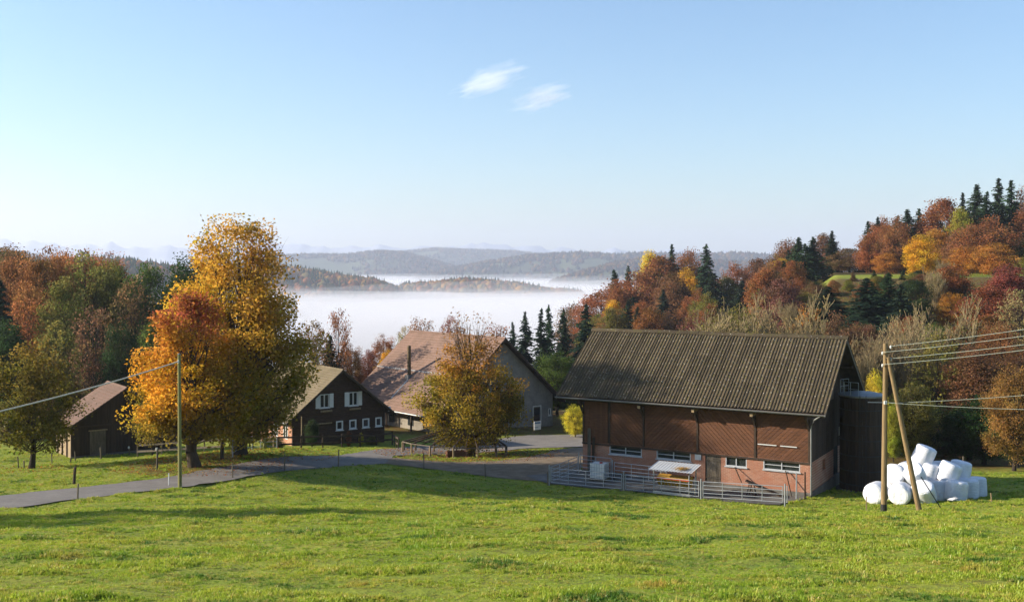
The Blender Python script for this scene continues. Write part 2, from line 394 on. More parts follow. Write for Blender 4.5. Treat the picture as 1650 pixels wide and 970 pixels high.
def tuft_points():
    out = []
    for y0, y1, dens in ((8, 16, 260), (16, 24, 170), (24, 34, 95), (34, 48, 56), (48, 66, 34), (66, 100, 19)):
        ya = 0.60 * y1 + 2; n = int((y1 - y0) * 2 * ya * dens)
        x = rng.uniform(-ya, ya, n); y = rng.uniform(y0, y1, n)
        ok = np.abs(x) < 0.58 * y + 1.5
        x, y = x[ok], y[ok]
        c = fbm(x / 0.9, y / 0.9, 31, 3); ok = rng.uniform(0, 1, len(x)) < 0.6 + 0.7 * smooth(0.35, 0.7, c)
        x, y, c = x[ok], y[ok], c[ok]
        ok = ~flat_zone(x + rng.normal(0, .16, len(x)), y + rng.normal(0, .16, len(y)))
        if y0 > 60: ok &= ~((x > 24) & (y > 82)) & ~((x < -8.5) & (x > -24) & (y > 92)) & (y < 96)
        x, y, c = x[ok], y[ok], c[ok]
        s = (0.62 + 0.75 * smooth(0.46, 0.76, c)) * (0.72 + 0.28 * smooth(14, 34, y)) * rng.uniform(0.7, 1.25, len(x)) * (1 + 0.25 * smooth(25, 60, y))
        out.append(np.stack([x, y, s], 1))
    return np.concatenate(out)
tp = tuft_points()
tz = H(tp[:, 0], tp[:, 1]) + lumps(tp[:, 0], tp[:, 1]) * BUMP_Y(tp[:, 1]) - 0.012
rot = np.stack([rng.normal(0, 0.18, len(tp)), rng.normal(0, 0.18, len(tp)), rng.uniform(0, 6.28, len(tp))], 1)
scatter('meadow_grass', 'short green pasture grass covering the sloping meadow and lawn', np.c_[tp[:, :2], tz], tp[:, 2],
        [tuft_mesh('tuft_a', 22, 0.075, 0.10, 1), tuft_mesh('tuft_b', 28, 0.055, 0.13, 2), tuft_mesh('tuft_c', 20, 0.105, 0.07, 3), tuft_mesh('tuft_d', 18, 0.05, 0.14, 4)],
        M['blades'], rot)
print('tufts', len(tp))

# ------------------------------------------------------------------ far ridges, hills, mountains
def leaf_mat(name, transl=0.35, rough=0.6):
    m, nt, b = new_mat(name); nt.nodes.remove(b)
    att = nt.nodes.new('ShaderNodeAttribute'); att.attribute_name = 'Col'
    oi = nt.nodes.new('ShaderNodeObjectInfo')
    a = mix_col(nt, 1.0, att.outputs['Color'], oi.outputs['Color'], 'MULTIPLY')
    if name == 'leaves':                                           # uneven turning of the leaves within a crown
        ge = nt.nodes.new('ShaderNodeNewGeometry')
        a = mix_col(nt, ramp(nt, noise(nt, 0.33, 4, 0.6, vec=ge.outputs['Position']), 0.48, 0.68), a, mix_col(nt, 1.0, a, (0.72, 0.98, 0.80), 'MULTIPLY'))
        a = mix_col(nt, ramp(nt, noise(nt, 0.5, 4, 0.6, vec=ge.outputs['Position']), 0.55, 0.70), a, mix_col(nt, 1.0, a, (1.18, 1.12, 0.85), 'MULTIPLY'))
    d = nt.nodes.new('ShaderNodeBsdfDiffuse'); t = nt.nodes.new('ShaderNodeBsdfTranslucent'); mx = nt.nodes.new('ShaderNodeMixShader')
    mx.inputs[0].default_value = transl
    nt.links.new(a, d.inputs[0]); nt.links.new(a, t.inputs[0]); nt.links.new(d.outputs[0], mx.inputs[1]); nt.links.new(t.outputs[0], mx.inputs[2])
    nt.links.new(mx.outputs[0], nt.nodes['Material Output'].inputs['Surface'])
    return m
M['leaf'] = leaf_mat('leaves', 0.52)
M['needle'] = leaf_mat('needles', 0.12)
M['canopy'] = leaf_mat('far_canopy', 0.0)
M['hillside'] = simple('hillside', rgb(76,88,54), 0.95, 0.4, 0.004, c2=rgb(56,60,44))

def interp(prof, x): return np.interp(x, [p[0] for p in prof], [p[1] for p in prof])
def ridge(name, Y, prof, depth, floor, trees, tsize, label, seed, mix=(0.5, 0.5), clear=0.0, nz=0.12):
    """A long hill whose skyline follows prof (photo pixels at distance Y) and, as stuff, the wood that covers it."""
    r = np.random.default_rng(seed)
    pad = 0.06 * (prof[-1][0] - prof[0][0])
    X0, X1 = XY(prof[0][0] - pad, Y)[0], XY(prof[-1][0] + pad, Y)[0]
    nx, ny = 140, 36
    gx, gt = np.meshgrid(np.linspace(X0, X1, nx), np.linspace(-1, 1, ny), indexing='ij')
    def top(x): return (HOR - interp(prof, x / Y * FPX + CXP)) / FPX * Y - tsize * 0.9
    def hz(x, t):
        tz = top(x); e = smooth(X0, X0 + (X1 - X0) * 0.08, x) * (1 - smooth(X1 - (X1 - X0) * 0.08, X1, x))
        f = (0.5 + 0.5 * np.cos(np.pi * np.clip(t, -1, 1))) ** 0.85
        n = (fbm(x / (depth * 0.5), t * 2.2 + 5, seed, 4) - 0.5) * nz * 4 * (tz - floor) * np.abs(np.sin(np.pi * np.clip(t, -1, 1)))
        return floor + (tz - floor) * f * (0.35 + 0.65 * e) + n
    V = np.stack([gx, Y + gt * depth, hz(gx, gt)], -1).reshape(-1, 3)
    i = np.arange(nx * ny).reshape(nx, ny); q = np.stack([i[:-1, :-1], i[1:, :-1], i[1:, 1:], i[:-1, 1:]], -1).reshape(-1, 4)
    o = link(name, mesh_np(name, V, q, smooth=True), None, M['hillside']); tag(o, kind='structure')
    # wood: small irregular crowns, denser towards the skyline
    x = r.uniform(X0, X1, trees); t = np.where(r.uniform(0, 1, trees) < 0.45, r.normal(0, 0.09, trees), r.uniform(-0.95, 0.15, trees))
    if clear:
        keep = (fbm(x / (depth * 0.35), t * 3, seed + 9, 3) > clear) | (np.abs(t) < 0.06); x, t = x[keep], t[keep]
    z = hz(x, t); n = len(x)
    s = tsize * r.uniform(0.55, 1.1, n); w = s * r.uniform(0.32, 0.55, n)
    kind = r.uniform(0, 1, n) + 0.55 * (fbm(x / (depth * 0.3), t * 2 + 3, seed + 3, 2) - 0.5) < mix[0]
    con = np.array([[0,0,1.15],[1,0,.28],[-.5,.87,.25],[-.5,-.87,.3],[.6,.5,.5],[0,0,0]])
    k = 6; ang = np.arange(k) * 2 * np.pi / k
    base = np.concatenate([np.stack([np.cos(ang), np.sin(ang), np.full(k, .35)], 1), np.stack([np.cos(ang + .5) * .72, np.sin(ang + .5) * .72, np.full(k, .78)], 1), [[0, 0, 1.0]], [[0, 0, 0]]])
    tri = []
    for a in range(k):
        b = (a + 1) % k; tri += [(a, b, k + a), (b, k + b, k + a), (k + a, k + b, 2 * k), (b, a, 2 * k + 1)]
    tri = np.array(tri); nv = len(base)
    jit = r.uniform(0.7, 1.25, (n, nv, 1))
    B = np.repeat(base[None], n, 0) * np.concatenate([jit, jit, np.ones((n, nv, 1))], 2)
    cone = kind[:, None]                                           # conifers: pull the upper ring in
    B[:, k:2*k, :2] *= np.where(cone, 0.42, 1.0)[..., None]; B[:, 2*k, 2] *= np.where(kind, 1.25, 1.02)
    Vt = B * np.stack([w * np.where(kind, .7, 1.2), w * np.where(kind, .7, 1.2), s], 1)[:, None] + np.stack([x, Y + t * depth, z - s * 0.12], 1)[:, None]
    Ft = (tri[None] + (np.arange(n) * nv)[:, None, None]).reshape(-1, 3)
    cols = np.where(kind[:, None], np.array(rgb(52,66,46)), np.array(rgb(128,84,52)))
    g = r.uniform(0, 1, n); cols = np.where((~kind & (g > .7))[:, None], np.array(rgb(150,112,52)), cols); cols = np.where((~kind & (g < .25))[:, None], np.array(rgb(104,92,58)), cols)
    cols = cols * r.uniform(0.7, 1.15, (n, 1))
    if Y > 3000: cols = cols * .30 + np.array(rgb(46,58,54)) * .25  # distant woods darkened and cooled in colour to bring out haze blue
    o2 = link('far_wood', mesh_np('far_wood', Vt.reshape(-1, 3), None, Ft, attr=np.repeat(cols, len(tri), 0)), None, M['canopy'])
    tag(o2, label, None, None, 'stuff')

FOG_Z = -52.0
ridge('wooded_ridge', 2250, [(380,424),(440,428),(480,431),(520,437),(560,444),(600,447),(625,455),(645,466)], 260, -130, 2600, 24, 'dark autumn wood on the low ridge rising from the fog behind the tall tree', 21, (0.42, 0.5))
ridge('wooded_ridge', 2400, [(628,470),(650,456),(700,452),(745,446),(790,450),(840,455),(880,463),(920,465),(945,470)], 200, -130, 2600, 23, 'russet wood on the low ridge standing out of the fog above the farmhouse', 22, (0.3, 0.5))
ridge('wooded_ridge', 1500, [(-120,408),(0,412),(90,416),(150,413),(200,417),(262,425),(330,440),(380,462)], 260, -125, 2200, 20, 'dark wooded hill showing over the trees at the left edge', 23, (0.5, 0.5))
ridge('far_hill', 5600, [(420,414),(490,408),(560,408),(610,403),(650,405),(700,418),(760,434),(800,446)], 900, -200, 5200, 26, 'hazy woods on the left of the far hills', 24, (0.5, 0.5), 0.42)
ridge('far_hill', 7200, [(600,412),(650,403),(705,399),(770,402),(835,405),(890,411),(960,420)], 1000, -250, 4200, 28, 'palest hazy woods on the hill farthest behind the fog', 25, (0.55, 0.5), 0.40)
ridge('far_hill', 4900, [(660,446),(720,431),(790,418),(850,409),(935,406),(990,409),(1045,404),(1100,407),(1180,404),(1270,410),(1400,416)], 800, -200, 5600, 26, 'hazy woods on the long far hill above the fog on the right', 26, (0.5, 0.5), 0.40)
ridge('far_hill', 3700, [(880,452),(930,436),(990,420),(1050,412),(1110,414),(1200,420),(1290,428)], 500, -170, 2600, 22, 'hazy autumn wood on the slope running down into the fog right of centre', 27, (0.4, 0.5), 0.3)
ridge('far_hill', 6500, [(-260,410),(-120,404),(0,402),(40,405),(85,412),(150,420)], 900, -200, 2200, 28, 'pale blue wooded hill at the far left edge', 28, (0.5, 0.5), 0.4)

# snow mountains on the skyline
M['alp'] = simple('alpine_rock_and_snow', rgb(138,145,160), 0.9, 0.3, 0.004, c2=rgb(178,183,194))
def alps():
    r = np.random.default_rng(4); Y = 12600; nx, ny = 420, 14
    px = np.linspace(-500, 1900, nx)
    env = np.interp(px, [-500,0,60,130,250,330,480,560,700,820,900,1000,1150,1300,1900], [382,382,384,391,393,395,389,394,394,391,397,400,404,406,404])
    jag = (fbm(px / 26, px * 0, 3, 4) - 0.5) * 15
    t = np.linspace(-1, 1, ny)
    top = (HOR - (env - jag)) / FPX * Y
    X = (px - CXP) / FPX * Y
    gz = -200 + (top[:, None] + 200) * (1 - np.abs(t)[None]) ** 0.9 + (fbm(X[:, None] / 120 + t * 0, t[None] * 5, 8, 3) - 0.5) * 90 * (np.abs(t)[None] > 0.01)
    gx = np.repeat(X[:, None], ny, 1); gy = Y + np.repeat(t[None], nx, 0) * 500
    i = np.arange(nx * ny).reshape(nx, ny); q = np.stack([i[:-1, :-1], i[1:, :-1], i[1:, 1:], i[:-1, 1:]], -1).reshape(-1, 4)
    tag(link('mountain_range', mesh_np('mountain_range', np.stack([gx, gy, gz], -1).reshape(-1, 3), q), None, M['alp']), kind='structure')
alps()

# ------------------------------------------------------------------ air: haze round everything, fog lying in the valley
def volume_mat(name, c, dens, aniso=0.0):
    m = bpy.data.materials.new(name); m.use_nodes = True; nt = m.node_tree; nt.nodes.clear()
    o = nt.nodes.new('ShaderNodeOutputMaterial'); v = nt.nodes.new('ShaderNodeVolumePrincipled')
    v.inputs['Color'].default_value = (*c, 1); v.inputs['Density'].default_value = dens; v.inputs['Anisotropy'].default_value = aniso
    nt.links.new(v.outputs[0], o.inputs['Volume']); return m
HAZE = True
if HAZE:
    hz_ = MB().box(-9500, 9500, -300, 13700, -262, 420).build('haze', volume_mat('haze_air', (0.86, 0.92, 1.0), 0.00011, 0.0))
    hz_.data.materials.clear(); hz_.data.materials.append(volume_mat('haze_air', (0.62, 0.68, 0.82), 0.000120, 0.2))
    tag(hz_, 'thin blue morning haze filling the air', None, None, 'stuff')
def fog_bank(name, z0, amp, dens, label, seed, y0, bot):
    """A closed body of fog with a gently billowing top."""
    yv = np.concatenate([np.linspace(y0, 1500, 40), np.geomspace(1550, 9000, 40)]); xv = np.linspace(-1, 1, 70)
    gy, gu = np.meshgrid(yv, xv, indexing='ij'); gx = gu * (0.55 * gy + 250)
    gz = z0 + amp * (fbm(gx / 170, gy / 260, seed, 4) - 0.5) * 2 + amp * 1.2 * (fbm(gx / 900, gy / 1100, seed + 5, 2) - 0.5)
    gz = gz - (1 - smooth(y0, y0 + 600, gy)) * (z0 - bot - 8) * 0.8
    nr, nc = gy.shape; V1 = np.stack([gx, gy, gz], -1).reshape(-1, 3); V2 = np.stack([gx, gy, np.full_like(gz, bot)], -1).reshape(-1, 3)
    i = np.arange(nr * nc).reshape(nr, nc); n = nr * nc
    q = np.stack([i[:-1, :-1], i[:-1, 1:], i[1:, 1:], i[1:, :-1]], -1).reshape(-1, 4)
    per = np.concatenate([i[0, :], i[1:, -1], i[-1, ::-1][1:], i[::-1, 0][1:-1]])
    nx_ = np.roll(per, -1); side = np.stack([nx_, per, per + n, nx_ + n], -1)
    o = link(name, mesh_np(name, np.concatenate([V1, V2]), np.concatenate([q, q[:, ::-1] + n, side]), smooth=False), None, volume_mat(name, (0.80, 0.80, 0.83), dens, 0.0))
    tag(o, label, None, None, 'stuff')
fog_bank('fog', FOG_Z - 13, 8, 0.010, 'white sea of fog filling the valley behind the farm', 41, 760, -140)
fog_bank('fog', FOG_Z - 4, 7, 0.0030, 'middle layer of mist over the valley fog', 43, 560, -139.5)
fog_bank('fog', FOG_Z + 8, 10, 0.0010, 'thin veil of mist above the valley fog', 42, 380, -139)
fog_bank('fog', FOG_Z + 20, 12, 0.00035, 'faintest topmost mist over the valley', 44, 450, -138.5)

# ------------------------------------------------------------------ tree kit
M['bark'] = simple('bark', rgb(92,76,60), 0.95, 0.4, 2.0, bump=0.6, c2=rgb(58,48,38), stretch=(3, 3, 0.6))
M['bark_dark'] = simple('bark_dark', rgb(62,52,42), 0.95, 0.4, 2.0, bump=0.5, c2=rgb(44,37,30), stretch=(3, 3, 0.6))
M['twig'] = simple('twig', rgb(150,134,98), 0.9, 0.3, 4.0, c2=rgb(116,98,70))
def tubes_np(segs, n=4):
    """segs: array (k, 8) of start xyz, end xyz, r0, r1 -> verts, quads of open n-sided tubes."""
    S = np.asarray(segs, float); a, b = S[:, :3], S[:, 3:6]; d = b - a; d /= np.maximum(np.linalg.norm(d, axis=1, keepdims=True), 1e-9)
    up = np.where(np.abs(d[:, 2:3]) < 0.9, np.array([[0, 0, 1.0]]), np.array([[1.0, 0, 0]]))
    u = np.cross(d, up); u /= np.linalg.norm(u, axis=1, keepdims=True); w = np.cross(u, d)
    th = np.arange(n) * 2 * np.pi / n
    ring = u[:, None] * np.cos(th)[None, :, None] + w[:, None] * np.sin(th)[None, :, None]
    V = np.concatenate([a[:, None] + ring * S[:, 6, None, None], b[:, None] + ring * S[:, 7, None, None]], 1)
    k = np.arange(n); q = np.stack([k, (k + 1) % n, n + (k + 1) % n, n + k], 1)
    F = (q[None] + (np.arange(len(S)) * 2 * n)[:, None, None]).reshape(-1, 4)
    return V.reshape(-1, 3), F
def leaf_quads(c, size, r, flat=0.35, out=None):
    """Leaf-like four-cornered faces at centres c, random orientation leaning outward and up."""
    n = len(c); nr = r.normal(0, 1, (n, 3)); nr[:, 2] += flat
    if out is not None: nr += out * 0.7
    nr /= np.linalg.norm(nr, axis=1, keepdims=True)
    t = np.cross(nr, r.normal(0, 1, (n, 3))); t /= np.maximum(np.linalg.norm(t, axis=1, keepdims=True), 1e-6); b = np.cross(nr, t)
    s = size * r.uniform(0.65, 1.3, (n, 1)); bend = nr * s * r.uniform(-.25, .25, (n, 1))
    V = np.stack([c - t * s * .6, c - b * s * .38 + bend, c + t * s * .6, c + b * s * .38 + bend], 1)
    return V.reshape(-1, 3), np.arange(n * 4).reshape(n, 4)
def pal(stops, v):
    """Colour along a list of (position, rgb)."""
    p = [s[0] for s in stops]; return np.stack([np.interp(v, p, [s[1][k] for s in stops]) for k in range(3)], 1)
def gen_broad(seed, Ht=1.0, W=0.7, clear=0.18, n_clump=150, n_leaf=7000, leaf=0.03, prof=None, sparse=0.0, colf=None, lean=(0, 0), trunk_r=0.02, clump_r=0.07, lobes=0.22, stems=1, top_thin=0.0):
    """Broadleaved tree: trunk mesh data and crown mesh data in metres (or unit) with the base at the origin."""
    r = np.random.default_rng(seed)
    prof = prof or [(0, .25), (.12, .7), (.35, 1.0), (.6, .92), (.8, .66), (.93, .36), (1, .08)]
    k1 = r.uniform(0, 6.28, 8)
    def rad(t, a):
        lum = 1 + lobes * (np.sin(2 * a + 5 * t + k1[0]) * .5 + np.sin(3 * a - 7 * t + k1[1]) * .45 + np.sin(5 * a + 9 * t + k1[2]) * .35 + np.sin(13 * t + a + k1[3]) * .35)
        return interp(prof, t) * W / 2 * lum
    t = r.uniform(0.0, 1.0, n_clump * 3); keep = r.uniform(0, 1, len(t)) < interp(prof, t) ** 1.3 + .06; t = t[keep][:n_clump]
    n_clump = len(t); a = r.uniform(0, 6.283, n_clump); rr = rad(t, a) * np.sqrt(r.uniform(0.2, 1.0, n_clump))
    C = np.stack([rr * np.cos(a) + lean[0] * t, rr * np.sin(a) + lean[1] * t, Ht * (clear + (1 - clear) * t)], 1)
    # limbs: trunk leader plus a bent branch to each clump
    segs = []; tn = 9; tr = [np.array([lean[0] * (i / tn) ** 1.5 + r.normal(0, .006 * Ht), lean[1] * (i / tn) ** 1.5 + r.normal(0, .006 * Ht), Ht * .9 * i / tn]) for i in range(tn + 1)]
    R0 = trunk_r * Ht
    trad = lambda f: R0 * (1.25 - f * 1.18) * (1.3 if f < .05 else 1)
    for i in range(tn): segs.append([*tr[i], *tr[i + 1], trad(i / tn), trad((i + 1) / tn)])
    for j in range(n_clump):
        f = np.clip((C[j, 2] / Ht) * r.uniform(.35, .75), clear * .7, .88); q = f * tn / .9; i0 = min(int(q), tn - 1)
        p0 = tr[i0] + (tr[i0 + 1] - tr[i0]) * (q - i0); p2 = C[j]
        p1 = p0 * .45 + p2 * .55 + np.array([0, 0, -.02 * Ht + .10 * np.linalg.norm(p2 - p0)]) * r.uniform(.2, 1)
        pts = [(1 - s) ** 2 * p0 + 2 * s * (1 - s) * p1 + s * s * p2 for s in (0, .33, .66, 1)]
        br = R0 * (.42 if j % 6 == 0 else .19) * (1 - f * .6)
        for s in range(3): segs.append([*pts[s], *pts[s + 1], br * (1 - s * .3), br * (.7 - s * .3) if s < 2 else br * .06])
        for m in range(4):
            e = p2 + r.normal(0, 1, 3) * clump_r * Ht * 1.1; segs.append([*pts[2], *e, br * .25, br * .05])
    tv, tf = tubes_np(segs, 5)
    # leaves round the clumps
    w = r.uniform(.5, 1.5, n_clump) * (1 - top_thin * smooth(.45, .85, t)); w = w / w.sum()
    ci = r.choice(n_clump, n_leaf, p=w)
    off = np.clip(r.normal(0, 1, (n_leaf, 3)), -1.7, 1.7) * np.array([1, 1, .72]) * clump_r * Ht * r.uniform(.55, 1.15, n_clump)[ci][:, None]
    L = C[ci] + off
    out = L - np.array([0, 0, Ht * .5]); out /= np.maximum(np.linalg.norm(out, axis=1, keepdims=True), 1e-6)
    lv, lf = leaf_quads(L, leaf * Ht, r, .4, out)
    hh = np.clip((L[:, 2] / Ht - clear) / (1 - clear), 0, 1)
    cl = r.normal(0, 1, n_clump)[ci]
    cols = colf(hh, cl, r, L) if colf else np.clip(1 + .24 * cl[:, None] + r.normal(0, .13, (n_leaf, 1)), .5, 1.6) * np.array([[1, 1, 1]]) * (1 + r.normal(0, .05, (n_leaf, 3)))
    return mesh_np('trunk', tv, tf, smooth=True), mesh_np('crown', lv, lf, attr=cols)
def gen_conifer(seed, W=0.34, levels=62, per=9, droop=.35, clear=.04):
    r = np.random.default_rng(seed); segs = [[0, 0, 0, 0, 0, .55, .016, .009], [0, 0, .55, 0, 0, .99, .009, .001]]; Vs = []; cols = []
    for l in range(levels):
        f = l / levels; z = clear + (1 - clear) * f ** .92; R = W / 2 * (1 - f) ** .85 * r.uniform(.72, 1.12) + .005
        nb = max(4, int(per * (1 - f * .45)))
        for b in range(nb):
            z = clear + (1 - clear) * ((l + r.uniform(-.5, .5)) / levels if l else 0) ** .92; a = r.uniform(0, 6.283); RR = R * r.uniform(.5, 1.2); dx, dy = math.cos(a), math.sin(a); dr = droop * r.uniform(.5, 1.3)
            segs.append([0, 0, z, dx * RR * .8, dy * RR * .8, z - RR * dr * .5, .003, .001])
            ns = 4 + int(RR / W * 6); sh = r.uniform(.72, 1.28)
            for s in range(ns):
                q = (s + r.uniform(.2, 1)) / ns; x, y = dx * RR * q, dy * RR * q; zz = z - RR * dr * q * q + r.normal(0, .005) + .012 * q
                w = RR * .26 * (1.05 - q * .6) + .007; ln = RR / ns * 1.3 + .008
                ox, oy = -dy * w, dx * w; dz = -w * r.uniform(.25, .75)
                for sg in (1, -1):
                    Vs.append([(x - dx * ln * .5, y - dy * ln * .5, zz + .003), (x + ox * sg * .5 - dx * ln * .1, y + oy * sg * .5 - dy * ln * .1, zz + dz * .6),
                               (x + ox * sg + dx * ln * .5, y + oy * sg + dy * ln * .5, zz + dz + r.normal(0, .006)), (x + dx * ln * .7, y + dy * ln * .7, zz + r.normal(0, .004) - .004)])
                    cols.append(sh * r.uniform(.75, 1.3))
    V = np.array(Vs).reshape(-1, 3); F = np.arange(len(V)).reshape(-1, 4); cols = np.array(cols)
    tv, tf = tubes_np(segs, 5)
    return mesh_np('trunk', tv, tf, smooth=True), mesh_np('crown', V, F, attr=np.repeat(cols[:, None], 3, 1))
def gen_bare(seed, W=0.8, stems=9, n_leaf=1500, leaf=.018, spread=.5, up=.9):
    """Many-stemmed, nearly leafless tree: a fan of fine upright twigs."""
    r = np.random.default_rng(seed); segs = []; tips = []
    def grow(p, d, L, rad, lev):
        steps = 3; q = p
        for s in range(steps):
            d2 = d + r.normal(0, .13, 3); d2[2] += .07 * up; d2 /= np.linalg.norm(d2); e = q + d2 * L / steps
            segs.append([*q, *e, rad * (1 - s * .22), rad * (1 - (s + 1) * .22)]); q = e; d = d2
            if lev < 3:
                for k in range(2 if lev < 2 else 3):
                    a = r.uniform(0, 6.283); sd = np.array([math.cos(a), math.sin(a), r.uniform(.2, .9)]); nd = d * .62 + sd * spread; nd /= np.linalg.norm(nd)
                    grow(q, nd, L * r.uniform(.42, .66), rad * .48, lev + 1)
        if lev >= 2: tips.append(q)
    for s in range(stems):
        a = r.uniform(0, 6.283); d = np.array([math.cos(a) * r.uniform(.05, .5), math.sin(a) * r.uniform(.05, .5), 1.0]); d /= np.linalg.norm(d)
        grow(np.array([math.cos(a) * .02, math.sin(a) * .02, 0]), d, r.uniform(.55, .8), .011, 0)
    S = np.array(segs); top = S[:, 5].max(); wid = np.percentile(np.abs(S[:, 3:5]), 97) * 2
    sc = np.array([W / wid, W / wid, 1 / top])
    S[:, :3] *= sc; S[:, 3:6] *= sc; T = np.array(tips) * sc; S[:, 6:] = np.maximum(S[:, 6:] * .8, .0030)
    tv, tf = tubes_np(S, 3)
    L = T[r.integers(0, len(T), n_leaf)] + r.normal(0, .018, (n_leaf, 3)); lv, lf = leaf_quads(L, leaf, r)
    cols = np.clip(1 + r.normal(0, .2, (n_leaf, 1)), .5, 1.6) * np.ones((1, 3))
    return mesh_np('trunk', tv, tf, smooth=True), mesh_np('crown', lv, lf, attr=cols)

PAL = {'rust': rgb(150,98,64), 'red': rgb(152,84,64), 'crimson': rgb(148,84,72), 'orange': rgb(178,124,60), 'gold': rgb(206,162,52), 'yellow': rgb(208,186,66), 'ygreen': rgb(156,152,64),
       'olive': rgb(124,116,60), 'green': rgb(86,100,50), 'dgreen': rgb(62,76,48), 'conifer': rgb(56,74,52), 'conifer_d': rgb(46,60,46), 'brown': rgb(126,94,68), 'tan': rgb(158,136,92), 'mauve': rgb(136,90,78)}
PROTO = {}
for k in range(5): PROTO['far%d' % k] = gen_broad(100 + k, 1, [.74, .62, .82, .56, .7][k], .06, 150, 12000, .022, clump_r=.062, lobes=.3, trunk_r=.018)
for k in range(3): PROTO['mid%d' % k] = gen_broad(120 + k, 1, [.62, .5, .75][k], .14, 200, 22000, .0155, clump_r=.052, lobes=.3, trunk_r=.018)
for k in range(2): PROTO['thin%d' % k] = gen_broad(130 + k, 1, [.5, .6][k], .22, 150, 3200, .021, clump_r=.045, lobes=.35, trunk_r=.014)
for k in range(4): PROTO['con%d' % k] = gen_conifer(140 + k, [.34, .40, .30, .46][k], droop=[.35, .45, .3, .5][k])
for k in range(3): PROTO['bare%d' % k] = gen_bare(150 + k, [.8, 1.0, .7][k], [9, 12, 8][k], [3000, 4000, 2200][k])
PW = {'far0': .74, 'far1': .62, 'far2': .82, 'far3': .56, 'far4': .7, 'mid0': .62, 'mid1': .5, 'mid2': .75, 'thin0': .5, 'thin1': .6, 'con0': .34, 'con1': .40, 'con2': .30, 'con3': .46, 'bare0': .8, 'bare1': 1.0, 'bare2': .7}
NAMES = {'far': 'broadleaf_tree', 'mid': 'broadleaf_tree', 'thi': 'broadleaf_tree', 'con': 'conifer_tree', 'bar': 'bare_tree'}
def plant(proto, px, py_top, Y, wpx, colr, label, group=None, base=None, name=None, cat='tree'):
    """A tree standing on the ground at distance Y under photo column px, as tall as py_top says."""
    x = (px - CXP) / FPX * Y; zb = h1(x, Y) - 0.15 if base is None else base
    ht = (HOR - py_top) / FPX * Y - zb
    if ht < 1.0: print('SHORT TREE', label, round(ht, 2))
    ht = max(ht, 1.0)
    w = wpx / FPX * Y * (1.65 if proto[:3] == 'con' else 1.0)
    t, c = PROTO[proto]
    o = empty(name or NAMES[proto[:3]], (x, Y, zb), random.uniform(0, 6.28), label, cat, group)
    sxy = w / PW[proto]; o.scale = (sxy, sxy, ht)
    tr = link('trunk', t, o, M['twig'] if proto[:3] == 'bar' else M['bark_dark'])
    cr = link('crown', c, o, M['needle'] if proto[:3] == 'con' else M['leaf'])
    cc = PAL[colr] if isinstance(colr, str) else colr
    cr.color = (*[v * random.uniform(.92, 1.08) for v in cc], 1)
    return o

